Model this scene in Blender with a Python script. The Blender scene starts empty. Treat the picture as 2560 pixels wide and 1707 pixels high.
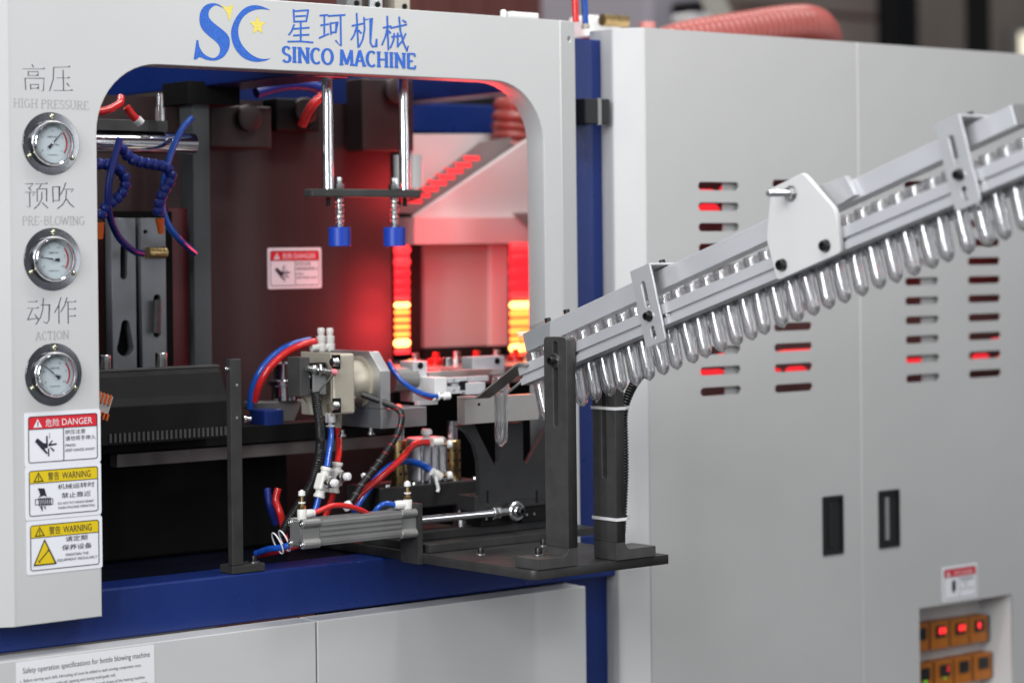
import bpy, bmesh, math, random
from mathutils import Vector, Matrix
random.seed(7)
R = math.radians
sc = bpy.context.scene
COL = sc.collection
FLOOR = -1.25                      # the camera stands 1.25 m above the workshop floor, its height is z = 0

# ------------------------------------------------------------------ camera
FPX, PU, PV, YAW, ROLL, CAMD = 5875.0, 1280.0, 633.0, R(39.1), 0.0115, 2.862
FW = Vector((math.sin(YAW), math.cos(YAW), 0)); RT = Vector((math.cos(YAW), -math.sin(YAW), 0)); UP = Vector((0, 0, 1))
LR = RT*math.cos(ROLL) - UP*math.sin(ROLL); LU = UP*math.cos(ROLL) + RT*math.sin(ROLL)
CP = Vector((0, -CAMD, 0))
cd = bpy.data.cameras.new('camera'); cam = bpy.data.objects.new('camera', cd); COL.objects.link(cam)
M = Matrix((LR, LU, -FW)).transposed().to_4x4(); M.translation = CP; cam.matrix_world = M
cd.sensor_width = 36; cd.lens = 36*FPX/2560; cd.shift_y = -(853.5-PV)/2560
cd.clip_start = .05; cd.clip_end = 100
cd.dof.use_dof = True; cd.dof.focus_distance = 3.38; cd.dof.aperture_fstop = 2.7; cd.dof.aperture_blades = 9
sc.camera = cam

# ------------------------------------------------------------------ light (indoor workshop, no sun)
w = bpy.data.worlds.new('World'); sc.world = w; w.use_nodes = True
bg = w.node_tree.nodes['Background']; bg.inputs[0].default_value = (.80, .84, .92, 1); bg.inputs[1].default_value = .28
def area(name, loc, target, sx, sy, power, col=(1, 1, 1)):
    l = bpy.data.lights.new(name, 'AREA'); l.shape = 'RECTANGLE'; l.size = sx; l.size_y = sy; l.energy = power; l.color = col
    o = bpy.data.objects.new(name, l); COL.objects.link(o); o.location = loc
    o.rotation_euler = (Vector(target)-Vector(loc)).to_track_quat('-Z', 'Y').to_euler(); return o
area('skylight_left', (-.8, -3.9, 2.6), (1.9, 0, .1), 3.0, 2.4, 42, (.97, .985, 1))
for k, (wx, wy) in enumerate(((-2.9, -1.75), (-2.5, -2.5), (-2.1, -3.25))):   # added tall strip lights, split to streak the preforms; no window seen
    area('added_streak_light_left', (wx, wy, 1.35), (2.2, -.3, 0), .42, 2.4, 80, (.97, .985, 1))
for wx, wy in ((3.0, -4.6), (4.1, -4.2), (5.0, -3.2)):
    area('added_streak_light_right', (wx, wy, 1.1), (2.2, -.4, 0), .20, 2.6, 11, (.96, .98, 1))  # narrow lights added to put thin streaks on the preforms
area('unseen_overhead_light', (.9, -1.7, 2.6), (1.2, -1.0, 0), .30, 2.6, 26, (1, .985, .96))
area('unseen_overhead_light', (2.4, -1.9, 2.6), (2.4, -1.2, 0), .30, 2.6, 26, (1, .985, .96))
area('unseen_overhead_light', (2.6, -.75, 1.8), (2.6, -.45, 0), 1.4, .20, 26, (1, .97, .94))  # added close to the doors so they darken towards the bottom
area('unseen_overhead_light', (3.0, .42, 1.9), (2.9, .75, 0), 1.2, .3, 24, (1, .98, .95))  # added above the oven to brighten hood and beams
area('unseen_overhead_light', (3.6, 3.4, 3.0), (3.9, 4.6, .5), 3.0, .6, 110, (1, .95, .9))
vs = sc.view_settings; vs.view_transform = 'Standard'; vs.look = 'None'; vs.exposure = 0; vs.gamma = 1; vs.use_curve_mapping = False
cy = sc.cycles; cy.max_bounces = 16; cy.transmission_bounces = 16; cy.transparent_max_bounces = 16; cy.glossy_bounces = 6; cy.diffuse_bounces = 4
cy.use_denoising = True; cy.caustics_reflective = False; cy.caustics_refractive = True; cy.sample_clamp_indirect = 6; cy.blur_glossy = .5

# ------------------------------------------------------------------ pixel (of the 2560 px photograph) to a point on a known plane
def ray(u, v): return FW + LR*((u-PU)/FPX) - LU*((v-PV)/FPX)
def PY(u, v, y): d = ray(u, v); return CP + d*((y-CP.y)/d.y)
def PX(u, v, x): d = ray(u, v); return CP + d*((x-CP.x)/d.x)
def PZ(u, v, z): d = ray(u, v); return CP + d*((z-CP.z)/d.z)

# ------------------------------------------------------------------ materials
def mat(name, col, rough=.5, metal=0, noise=None, bump=None, bd=.001, emit=None, trans=0, ior=1.45, coat=0, alpha=None, spec=.5, rnoise=0, aniso=None):
    m = bpy.data.materials.new(name); m.use_nodes = True; nt = m.node_tree; b = nt.nodes['Principled BSDF']; L = nt.links
    b.inputs['Base Color'].default_value = (*col, 1); b.inputs['Roughness'].default_value = rough; b.inputs['Metallic'].default_value = metal
    b.inputs['IOR'].default_value = ior; b.inputs['Specular IOR Level'].default_value = spec
    b.inputs['Transmission Weight'].default_value = trans; b.inputs['Coat Weight'].default_value = coat
    if emit: b.inputs['Emission Color'].default_value = (*emit[0], 1); b.inputs['Emission Strength'].default_value = emit[1]
    tc = nt.nodes.new('ShaderNodeTexCoord')
    def nz(scale, det=4, stretch=None):
        n = nt.nodes.new('ShaderNodeTexNoise'); n.inputs['Scale'].default_value = scale; n.inputs['Detail'].default_value = det
        if stretch:
            mp = nt.nodes.new('ShaderNodeMapping'); mp.inputs['Scale'].default_value = stretch; L.new(tc.outputs['Object'], mp.inputs['Vector']); L.new(mp.outputs[0], n.inputs['Vector'])
        else: L.new(tc.outputs['Object'], n.inputs['Vector'])
        return n
    if noise:
        sc_, amt = noise; n = nz(sc_, 6); r = nt.nodes.new('ShaderNodeValToRGB')
        r.color_ramp.elements[0].position = .3; r.color_ramp.elements[1].position = .75
        r.color_ramp.elements[0].color = (*[c*(1-amt) for c in col], 1); r.color_ramp.elements[1].color = (*[min(1, c*(1+amt)) for c in col], 1)
        L.new(n.outputs['Fac'], r.inputs[0]); L.new(r.outputs[0], b.inputs['Base Color'])
    if rnoise:
        n = nz(35, 5); mr = nt.nodes.new('ShaderNodeMapRange'); mr.inputs['To Min'].default_value = max(0, rough-rnoise); mr.inputs['To Max'].default_value = rough+rnoise
        L.new(n.outputs['Fac'], mr.inputs[0]); L.new(mr.outputs[0], b.inputs['Roughness'])
    if bump:
        n = nz(bump[0], 3, bump[2] if len(bump) > 2 else None); bp = nt.nodes.new('ShaderNodeBump'); bp.inputs['Strength'].default_value = bump[1]; bp.inputs['Distance'].default_value = bd
        L.new(n.outputs['Fac'], bp.inputs['Height']); L.new(bp.outputs[0], b.inputs['Normal'])
    return m
def lin(r, g, b): return tuple((c/255/12.92) if c/255 <= .04045 else ((c/255+.055)/1.055)**2.4 for c in (r, g, b))
m_panel = mat('white_powder_coat', (.50, .505, .505), .40, noise=(3, .04), bump=(500, .16), rnoise=.06)
m_cab = mat('light_grey_powder_coat', (.45, .45, .448), .36, noise=(2.5, .045), bump=(4.5, .35), bd=.006, rnoise=.06)
m_blue = mat('blue_paint', lin(20, 42, 104), .30, noise=(6, .08), bump=(500, .08), rnoise=.08)
m_black = mat('black_oxide_steel', (.066, .065, .064), .50, metal=.3, noise=(40, .18), bump=(700, .12), rnoise=.1)
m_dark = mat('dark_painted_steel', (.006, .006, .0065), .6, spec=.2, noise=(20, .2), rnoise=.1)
m_maroon = mat('dark_brown_sheet', (.028, .0165, .0165), .42, noise=(5, .12), rnoise=.05)
m_alu = mat('brushed_aluminium', (.62, .63, .65), .40, metal=.5, noise=(25, .05), bump=(120, .12, (1, .05, 1)), rnoise=.06)
m_aluS = mat('satin_aluminium_profile', (.66, .67, .70), .36, metal=.4, noise=(12, .05), bump=(200, .1, (1, .03, 1)), rnoise=.08)
m_steel = mat('ground_steel_block', (.58, .55, .52), .34, metal=.9, noise=(8, .06), bump=(150, .15, (.1, .1, 1)), rnoise=.06)
m_chrome = mat('chrome', (.82, .82, .84), .08, metal=1)
m_zinc = mat('zinc_plated_steel', (.62, .63, .62), .24, metal=1, noise=(60, .1), rnoise=.08)
m_fork = mat('dark_burnished_steel', (.030, .030, .031), .45, metal=.3, noise=(30, .15), rnoise=.1)
m_black2 = mat('black_phosphated_steel', (.040, .039, .038), .48, metal=.3, noise=(25, .25), bump=(300, .15), rnoise=.12)
m_alu2 = mat('machined_aluminium', (.50, .51, .52), .30, metal=.85, noise=(18, .07), bump=(140, .15, (1, 1, .06)), rnoise=.08)
m_boltk = mat('black_oxide_bolt', (.03, .03, .032), .36, metal=.7, rnoise=.08)
m_castgrey = mat('grey_anodised_cylinder', (.25, .25, .245), .40, metal=.5, noise=(30, .06), bump=(400, .08, (.05, 1, 1)), rnoise=.06)
m_beige = mat('beige_anodised_actuator', (.50, .46, .38), .42, metal=.45, noise=(20, .05), rnoise=.06)
m_brass = mat('brass', (.62, .44, .20), .28, metal=1, noise=(60, .12), rnoise=.08)
m_whiteplastic = mat('white_fitting_plastic', (.66, .65, .62), .38, noise=(30, .04), spec=.4)
m_white = mat('white_plastic_plate', (.64, .64, .64), .40, noise=(4, .02), bump=(600, .05))
m_red = mat('red_pneumatic_tube', (.62, .020, .018), .22, noise=(8, .08), coat=.3)
m_bluetube = mat('blue_pneumatic_tube', (.010, .075, .40), .22, noise=(8, .08), coat=.3)
m_blueseg = mat('blue_segmented_hose_plastic', (.009, .024, .20), .4)
m_orange = mat('orange_plastic', (.55, .10, .012), .4)
m_hose = mat('black_corrugated_plastic', (.012, .012, .013), .35, rnoise=.08)
m_capblue = mat('blue_urethane_cap', (.015, .06, .45), .35, noise=(30, .05))
m_ink = mat('black_print', (.018, .016, .03), .5)
m_ink2 = mat('engraved_dark_filling', (.05, .045, .085), .6)
m_ink3 = mat('engraved_grey_filling', (.30, .30, .31), .6)
m_inkblue = mat('blue_vinyl_lettering', lin(44, 98, 190), .35, noise=(700, .42), bump=(500, .5))
m_inkyellow = mat('yellow_vinyl_lettering', (.72, .60, .12), .35, noise=(700, .2), bump=(500, .5))
m_sticker = mat('white_sticker_vinyl', (.74, .75, .79), .38, noise=(5, .015))
m_paper = mat('white_film_notice', (.72, .73, .75), .35, noise=(4, .02))
m_sred = mat('red_sticker_print', (.60, .018, .03), .4)
m_syel = mat('yellow_sticker_print', (.68, .50, .008), .4)
m_dial = mat('white_dial_face', (.60, .66, .70), .4)

m_duct = mat('red_ducting_hose', (.30, .075, .065), .28, noise=(10, .1))
m_tie = mat('white_nylon_tie', (.75, .75, .76), .4)
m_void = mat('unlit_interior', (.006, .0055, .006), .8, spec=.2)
m_ovenwhite = mat('oven_white_sheet', (.62, .60, .60), .45, noise=(4, .04))
m_grey = mat('grey_sheet', (.22, .22, .22), .5, noise=(8, .08))
m_modorange = mat('orange_module_face', (.42, .13, .012), .45, noise=(60, .1))
m_modblack = mat('black_module_plastic', (.015, .015, .016), .4)
def thin_glass(name, gl):
    m = bpy.data.materials.new(name); m.use_nodes = True; nt = m.node_tree; nt.nodes.clear(); o = nt.nodes.new('ShaderNodeOutputMaterial')
    t = nt.nodes.new('ShaderNodeBsdfTransparent'); t.inputs[0].default_value = (.96, .97, .97, 1); g = nt.nodes.new('ShaderNodeBsdfGlossy'); g.inputs['Roughness'].default_value = .04
    lf = nt.nodes.new('ShaderNodeLayerWeight'); lf.inputs[0].default_value = .5; pw = nt.nodes.new('ShaderNodeMath'); pw.operation = 'POWER'; pw.inputs[1].default_value = 3.5; nt.links.new(lf.outputs['Facing'], pw.inputs[0])
    lw = nt.nodes.new('ShaderNodeMath'); lw.operation = 'MULTIPLY_ADD'; lw.inputs[1].default_value = .6; lw.inputs[2].default_value = gl; nt.links.new(pw.outputs[0], lw.inputs[0]); mx = nt.nodes.new('ShaderNodeMixShader')
    nt.links.new(lw.outputs[0], mx.inputs[0]); nt.links.new(t.outputs[0], mx.inputs[1]); nt.links.new(g.outputs[0], mx.inputs[2]); nt.links.new(mx.outputs[0], o.inputs[0]); return m
m_glass = thin_glass('gauge_glass', .03); m_acryl = thin_glass('clear_acrylic', .07)
def clear_plastic(name, k):
    m = mat(name, (.99, .99, .995), .02, trans=1, ior=1.57); nt = m.node_tree; b = nt.nodes['Principled BSDF']; o = nt.nodes['Material Output']
    t = nt.nodes.new('ShaderNodeBsdfTransparent'); t.inputs[0].default_value = (.975, .975, .98, 1); mx = nt.nodes.new('ShaderNodeMixShader'); mx.inputs[0].default_value = k
    g = nt.nodes.new('ShaderNodeBsdfGlossy'); g.inputs['Roughness'].default_value = .03; m2 = nt.nodes.new('ShaderNodeMixShader')
    lf = nt.nodes.new('ShaderNodeLayerWeight'); lf.inputs[0].default_value = .5; pw = nt.nodes.new('ShaderNodeMath'); pw.operation = 'POWER'; pw.inputs[1].default_value = 3; nt.links.new(lf.outputs['Facing'], pw.inputs[0])
    ma = nt.nodes.new('ShaderNodeMath'); ma.operation = 'MULTIPLY_ADD'; ma.inputs[1].default_value = .75; ma.inputs[2].default_value = .12; nt.links.new(pw.outputs[0], ma.inputs[0])
    nt.links.new(t.outputs[0], mx.inputs[1]); nt.links.new(b.outputs[0], mx.inputs[2]); nt.links.new(ma.outputs[0], m2.inputs[0]); nt.links.new(mx.outputs[0], m2.inputs[1]); nt.links.new(g.outputs[0], m2.inputs[2])
    nt.links.new(m2.outputs[0], o.inputs['Surface']); return m
m_pet = clear_plastic('clear_pet', .82)
def glow(n, c, s): return mat(n, tuple(x*.5 for x in c), .5, emit=(c, s))
m_lampY = glow('lamp_yellow_hot', (1, .52, .13), 5.0)
m_lampO = glow('lamp_orange_hot', (1, .27, .045), 2.8)
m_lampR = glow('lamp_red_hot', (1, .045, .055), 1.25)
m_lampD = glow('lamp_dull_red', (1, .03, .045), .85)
m_ledR = glow('red_led', (1, .03, .03), 1.6)
m_ledG = glow('green_led', (.03, .8, .06), .9)
m_floor = mat('workshop_concrete', (.07, .07, .068), .6, noise=(3, .15))
m_wall = mat('workshop_wall_paint', (.27, .22, .19), .8, noise=(1.2, .3))
m_bgbrown = mat('brown_steel_cladding', (.17, .060, .05), .7, noise=(2, .15))

# ------------------------------------------------------------------ builders
def props(o, label=None, cat=None, group=None, kind=None):
    if label: o['label'] = label
    if cat: o['category'] = cat
    if group: o['group'] = group
    if kind: o['kind'] = kind
    return o
def thing(name, label, cat, loc=(0, 0, 0), group=None):
    o = bpy.data.objects.new(name, None); COL.objects.link(o); o.location = loc; o.empty_display_size = .02
    return props(o, label, cat, group)
def root_loc(o):
    v = Vector((0, 0, 0))
    while o is not None: v += Vector(o.location); o = o.parent
    return v
def place(name, me, m, parent=None, label=None, cat=None, group=None, kind=None):
    """link a mesh whose vertices are in world coordinates, as a part or as a thing of its own"""
    me.materials.clear(); me.materials.append(m)
    o = bpy.data.objects.new(name, me); COL.objects.link(o)
    if parent is not None:
        me.transform(Matrix.Translation(-root_loc(parent))); o.parent = parent
    elif me.vertices:
        xs = [v.co for v in me.vertices]; lo = [min(c[i] for c in xs) for i in range(3)]; hi = [max(c[i] for c in xs) for i in range(3)]
        c = Vector(((lo[0]+hi[0])/2, (lo[1]+hi[1])/2, lo[2])); me.transform(Matrix.Translation(-c)); o.location = c
    return props(o, label, cat, group, kind)
def perp(d):
    a = Vector((0, 0, 1)) if abs(d.z) < .9 else Vector((1, 0, 0))
    x = d.cross(a).normalized(); return x, d.cross(x).normalized()
def spline(pts, sub=8):
    P = [Vector(p) for p in pts]
    if len(P) < 3: return P
    P = [P[0]*2-P[1]] + P + [P[-1]*2-P[-2]]; out = []
    for i in range(1, len(P)-2):
        a, b, c, d = P[i-1:i+3]
        for k in range(sub):
            t = k/sub; out.append(.5*((2*b)+(c-a)*t+(2*a-5*b+4*c-d)*t*t+(3*b-a-3*c+d)*t**3))
    out.append(P[-2]); return out
def resample(P, step):
    out = [P[0]]; acc = 0
    for a, b in zip(P, P[1:]):
        L = (b-a).length
        while acc+L >= step:
            a = a+(b-a)*((step-acc)/L); out.append(a); L = (b-a).length; acc = 0
        acc += L
    return out
class B:
    def __init__(s): s.bm = bmesh.new(); s.sm = False; s.k = 0
    def box(s, a, b, bev=0, seg=2):
        a, b = Vector(a), Vector(b); return s.obox((a+b)/2, (Vector((1, 0, 0)), Vector((0, 1, 0)), Vector((0, 0, 1))), (b-a), bev, seg)
    def obox(s, c, ax, size, bev=0, seg=2):
        c = Vector(c); vs = []
        for k in range(8):
            sg = [(-.5, .5)[(k >> i) & 1] for i in range(3)]
            vs.append(s.bm.verts.new(c+sum((Vector(ax[i])*(sg[i]*abs(size[i])) for i in range(3)), Vector())))
        fs = [s.bm.faces.new([vs[i] for i in f]) for f in ((0, 2, 3, 1), (4, 5, 7, 6), (0, 1, 5, 4), (2, 6, 7, 3), (0, 4, 6, 2), (1, 3, 7, 5))]
        bmesh.ops.recalc_face_normals(s.bm, faces=fs)
        if bev:
            es = list({e for f in fs for e in f.edges}); bmesh.ops.bevel(s.bm, geom=es, offset=bev, segments=seg, profile=.5, affect='EDGES')
        return s
    def prism(s, poly, ext, bev=0):
        ext = Vector(ext); A = [s.bm.verts.new(Vector(p)) for p in poly]; C = [s.bm.verts.new(Vector(p)+ext) for p in poly]; n = len(poly)
        fs = [s.bm.faces.new(A), s.bm.faces.new(C[::-1])] + [s.bm.faces.new((A[i], C[i], C[(i+1) % n], A[(i+1) % n])) for i in range(n)]
        bmesh.ops.recalc_face_normals(s.bm, faces=fs)
        if bev:
            es = list({e for f in fs for e in f.edges}); bmesh.ops.bevel(s.bm, geom=es, offset=bev, segments=2, profile=.5, affect='EDGES')
        return s
    def lathe(s, o, axis, prof, n=24, cap=True, closed=False):
        """prof: (radius, height along axis)"""
        s.sm = True; o = Vector(o); d = Vector(axis).normalized(); x, y = perp(d); rings = []
        for r, h in prof:
            if r < 1e-6: rings.append([s.bm.verts.new(o+d*h)])
            else: rings.append([s.bm.verts.new(o+d*h+(x*math.cos(2*math.pi*k/n)+y*math.sin(2*math.pi*k/n))*r) for k in range(n)])
        fs = []
        pr = list(zip(rings, rings[1:])) + ([(rings[-1], rings[0])] if closed else [])
        for a, b in pr:
            for k in range(n):
                k2 = (k+1) % n
                if len(a) == 1 and len(b) == 1: continue
                if len(a) == 1: fs.append(s.bm.faces.new((a[0], b[k], b[k2])))
                elif len(b) == 1: fs.append(s.bm.faces.new((a[k], b[0], a[k2])))
                else: fs.append(s.bm.faces.new((a[k], b[k], b[k2], a[k2])))
        if cap and not closed:
            for rg in (rings[0], rings[-1]):
                if len(rg) > 1: fs.append(s.bm.faces.new(rg))
        bmesh.ops.recalc_face_normals(s.bm, faces=fs); return s
    def cyl(s, a, b, r, n=20, r2=None, bev=0):
        a, b = Vector(a), Vector(b); h = (b-a).length; r2 = r if r2 is None else r2
        if bev: prof = [(r-bev, 0), (r, bev), (r2, h-bev), (r2-bev, h)]
        else: prof = [(r, 0), (r2, h)]
        return s.lathe(a, b-a, prof, n)
    def tube(s, pts, r, n=10, ridge=None):
        s.sm = True; P = [Vector(p) for p in pts]
        if ridge: P = resample(P, ridge[0]/4)
        t0 = (P[1]-P[0]).normalized(); x, y = perp(t0); rings = []; prev = t0
        for i, p in enumerate(P):
            t = (P[min(i+1, len(P)-1)]-P[max(i-1, 0)]).normalized(); q = prev.rotation_difference(t); x = q @ x; y = q @ y; prev = t
            rr = r if not ridge else r+ridge[1]*(1, .6, -1, .6)[i % 4]
            rings.append([s.bm.verts.new(p+(x*math.cos(2*math.pi*k/n)+y*math.sin(2*math.pi*k/n))*rr) for k in range(n)])
        fs = []
        for a, b in zip(rings, rings[1:]):
            for k in range(n): fs.append(s.bm.faces.new((a[k], b[k], b[(k+1) % n], a[(k+1) % n])))
        fs += [s.bm.faces.new(rings[0]), s.bm.faces.new(rings[-1])]
        bmesh.ops.recalc_face_normals(s.bm, faces=fs); return s
    def ribbon(s, pts, wid, f):
        """flat stroke; pts 2-D, wid a number, a list or a function of the direction; f maps 2-D to 3-D"""
        n = len(pts); P = [Vector((*p, 0)) for p in pts]; L = []; Rr = []; s.k += 1; dk = Vector((0, -.000008*s.k, 0))   # crossing strokes never share a plane
        for i in range(n):
            t = (P[min(i+1, n-1)]-P[max(i-1, 0)]).normalized(); nn = Vector((-t.y, t.x, 0))
            ww = (wid(t) if callable(wid) else (wid[i] if isinstance(wid, (list, tuple)) else wid))/2
            if 0 < i < n-1:
                a = (P[i]-P[i-1]).normalized(); c = max(.45, a.dot(t)); ww /= c
            L.append(s.bm.verts.new(f(P[i]+nn*ww)+dk)); Rr.append(s.bm.verts.new(f(P[i]-nn*ww)+dk))
        for i in range(n-1): s.bm.faces.new((Rr[i], Rr[i+1], L[i+1], L[i]))
        return s
    def flat(s, poly, f):
        vs = [s.bm.verts.new(f(Vector((*p, 0)))) for p in poly]; fc = s.bm.faces.new(vs); fc.normal_update(); bmesh.ops.triangulate(s.bm, faces=[fc]); return s
    def mesh(s, name):
        me = bpy.data.meshes.new(name)
        s.bm.normal_update(); s.bm.to_mesh(me); s.bm.free()
        if s.sm:
            me.shade_smooth(); me.set_sharp_from_angle(angle=R(38))
        return me
    def put(s, name, m, parent=None, label=None, cat=None, group=None, kind=None):
        return place(name, s.mesh(name), m, parent, label, cat, group, kind)
DEP = bpy.context.evaluated_depsgraph_get
def curve_mesh(cu):
    o = bpy.data.objects.new('tmp', cu); COL.objects.link(o); bpy.context.view_layer.update()
    me = bpy.data.meshes.new_from_object(o.evaluated_get(DEP())); bpy.data.objects.remove(o); bpy.data.curves.remove(cu); return me
def plate(outline, holes, thick, org, ex, ey, bev=0):
    """sheet with holes: 2-D outline in the (ex, ey) frame; thickness goes along ex x ey backwards from org"""
    cu = bpy.data.curves.new('p', 'CURVE'); cu.dimensions = '2D'; cu.fill_mode = 'BOTH'; cu.extrude = thick/2-bev; cu.bevel_depth = bev; cu.bevel_resolution = 1; cu.offset = -bev
    for pl in [outline]+list(holes):
        sp = cu.splines.new('POLY'); sp.points.add(len(pl)-1); sp.use_cyclic_u = True
        for p, q in zip(sp.points, pl): p.co = (q[0], q[1], 0, 1)
    me = curve_mesh(cu); ex, ey = Vector(ex), Vector(ey); ez = ex.cross(ey)
    Mx = Matrix((ex, ey, ez)).transposed().to_4x4(); Mx.translation = Vector(org)-ez*(thick/2); me.transform(Mx); return me
def rrect(x0, y0, x1, y1, r, n=6):
    out = []
    for cx, cy_, a in ((x1-r, y1-r, 0), (x0+r, y1-r, 90), (x0+r, y0+r, 180), (x1-r, y0+r, 270)):
        out += [(cx+r*math.cos(R(a+90*k/n)), cy_+r*math.sin(R(a+90*k/n))) for k in range(n+1)]
    return out
def circ(x, y, r, n=20): return [(x+r*math.cos(2*math.pi*k/n), y+r*math.sin(2*math.pi*k/n)) for k in range(n)]
def text_bm(items, f):
    """items: (string, x, y, height, width or None, align) fitted into 2-D boxes; f maps 2-D to 3-D; all in one mesh"""
    bm = bmesh.new()
    for st, x, y, h, wd, al in items:
        cu = bpy.data.curves.new('t', 'FONT'); cu.body = st; cu.size = 1; cu.fill_mode = 'FRONT'; cu.resolution_u = 3
        me = curve_mesh(cu)
        if not me.vertices: continue
        xs = [v.co.x for v in me.vertices]; ys = [v.co.y for v in me.vertices]; x0, x1, y0, y1 = min(xs), max(xs), min(ys), max(ys)
        sy = h/(y1-y0); sx = wd/(x1-x0) if wd else sy; W = (x1-x0)*sx; ox = {'l': x, 'c': x-W/2, 'r': x-W}[al]
        for v in me.vertices: v.co = f(Vector((ox+(v.co.x-x0)*sx, y+(v.co.y-y0)*sy, 0)))
        bm.from_mesh(me); bpy.data.meshes.remove(me)
    me = bpy.data.meshes.new('lettering'); bm.to_mesh(me); bm.free(); return me
def front(y): return lambda p: Vector((p.x, y, p.y))           # X-Z plane that faces the camera side (-Y)
EX, EY, EZ = Vector((1, 0, 0)), Vector((0, 1, 0)), Vector((0, 0, 1))
def socket_bolt(p, d, parent, r=.0055, h=.007, washer=True, m=None, wm=None, name='bolt'):
    p, d = Vector(p), Vector(d).normalized()
    if washer: B().lathe(p, d, [(r*1.75, 0), (r*1.75, .0013), (r*1.6, .0016), (.0001, .0016)], 24).put('washer', wm or m_zinc, parent)
    o = p+d*(.0016 if washer else 0)
    return B().lathe(o, d, [(r, 0), (r, h*.9), (r*.9, h), (r*.55, h), (r*.5, h*.45), (.0001, h*.4)], 18).put(name, m or m_boltk, parent)

# ================================================================== SETTING
B().box((-6, -6, FLOOR-.1), (9, 7, FLOOR)).put('workshop_floor', m_floor, kind='structure')
B().box((-3, 5.2, FLOOR+.001), (12, 5.4, 4)).put('workshop_wall', m_wall, kind='structure')
# ================================================================== BIG STRUCTURE OF THE MACHINE
XL, XI, XJ, XR, XE = 1.4611, 1.594, 2.3935, 2.430, 2.4724      # panel left fold, opening left and right, right fold, right end
ZT, ZO, ZB, ZTAB = .371, .269, -.4919, -.4624                   # panel top, opening top, panel bottom, table top
mach = thing('bottle_blowing_machine', 'white and blue bottle blowing machine with a wide open window and company lettering', 'machine', (2.0, .3, FLOOR))
rc = .098
def arc(cx, cz, r, a0, a1, n=12): return [(cx+r*math.cos(R(a0+(a1-a0)*k/n)), cz+r*math.sin(R(a0+(a1-a0)*k/n))) for k in range(n+1)]
outl = [(XL, ZB), (XI, ZB)] + arc(XI+rc, ZO-rc, rc, 180, 90) + arc(XJ-rc, ZO-rc, rc, 90, 0) + [(XJ, ZB), (XR, ZB), (XR, ZT), (XL, ZT)]
panel = place('guard_panel', plate(outl, [], .043, (0, 0, 0), EX, EZ, .0015), m_panel, mach, 'white guard panel with rounded window opening and blue company lettering')
B().prism([(XL+.003, -.0003, ZB+.0004), (XL, -.0003, ZB+.0004), (XL-.085, .044, ZB+.0004), (XL-.085, .060, ZB+.0004), (XL-.002, .043, ZB+.0004), (XL+.003, .02, ZB+.0004)], (0, 0, ZT-ZB-.0008)).put('left_fold', m_panel, panel)
rs = plate([(0, ZB), (XE-XR, ZB), (XE-XR, ZT), (0, ZT)], [circ(.026, ZT-.029, .0042)], .03, (XR+.0005, .0005, 0), Vector((.965, .262, 0)).normalized(), EZ, .0015)
place('right_fold', rs, m_panel, panel)
B().box((2.4545, .02, ZT-.037), (2.4625, .03, ZT-.021)).put('hole_backing', m_void, panel)
# blue company lettering traced on the panel
Q = lambda o, s: (lambda p: PY(o[0]+p.x/s, o[1]+p.y/s, -.0004))
q5 = Q((420, 0), 3.459)
def sm2(pts, sub=5):
    """smooth closed outline; a point with a third value is a corner"""
    idx = [i for i, p in enumerate(pts) if len(p) > 2]; out = []
    for a, b in zip(idx, idx[1:]+[idx[0]+len(pts)]):
        seg = [Vector((*pts[i % len(pts)][:2], 0)) for i in range(a, b+1)]; out += [(p.x, p.y) for p in spline(seg, sub)[:-1]]
    return out
S = [(222, 516, 1), (247, 348, 1), (262, 350, 1), (272, 405), (302, 458), (345, 490), (390, 503), (425, 490), (447, 455), (450, 420), (435, 385), (400, 350), (350, 310), (305, 265), (280, 220), (272, 170), (280, 110), (305, 65), (345, 38), (395, 30), (440, 42), (480, 75, 1), (455, 62), (425, 50), (400, 52), (375, 70), (355, 100), (350, 135), (362, 165), (395, 200), (440, 235), (490, 275), (520, 310), (534, 350), (530, 410), (505, 465), (465, 505), (415, 524), (370, 525), (320, 515), (290, 500), (265, 498, 1), (247, 516, 1)]
C_ = [(886, 92, 1), (840, 68), (780, 50), (720, 50), (660, 75), (610, 125), (570, 190), (548, 260), (548, 320), (565, 390), (600, 450), (650, 500), (710, 528), (770, 537), (840, 528), (890, 506, 1), (830, 512), (770, 500), (710, 465), (660, 415), (625, 360), (608, 290), (612, 230), (640, 165), (685, 120), (740, 92), (800, 82), (850, 85)]
b = B(); b.flat(sm2(S), q5); b.flat(sm2(C_), q5); b.put('logo_initials', m_inkblue, panel)
b = B(); b.flat([(455, 35), (490, 58), (515, 64), (565, 40), (548, 110), (538, 185), (525, 165), (508, 110), (480, 70)], q5)
b.put('logo_swoosh', m_inkyellow, panel)
b = B(); b.flat([(770, 140), (792, 190), (845, 197), (808, 232), (818, 293), (775, 265), (733, 295), (745, 235), (707, 192), (755, 188)], q5)
b.put('logo_star', m_inkyellow, panel)
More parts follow.
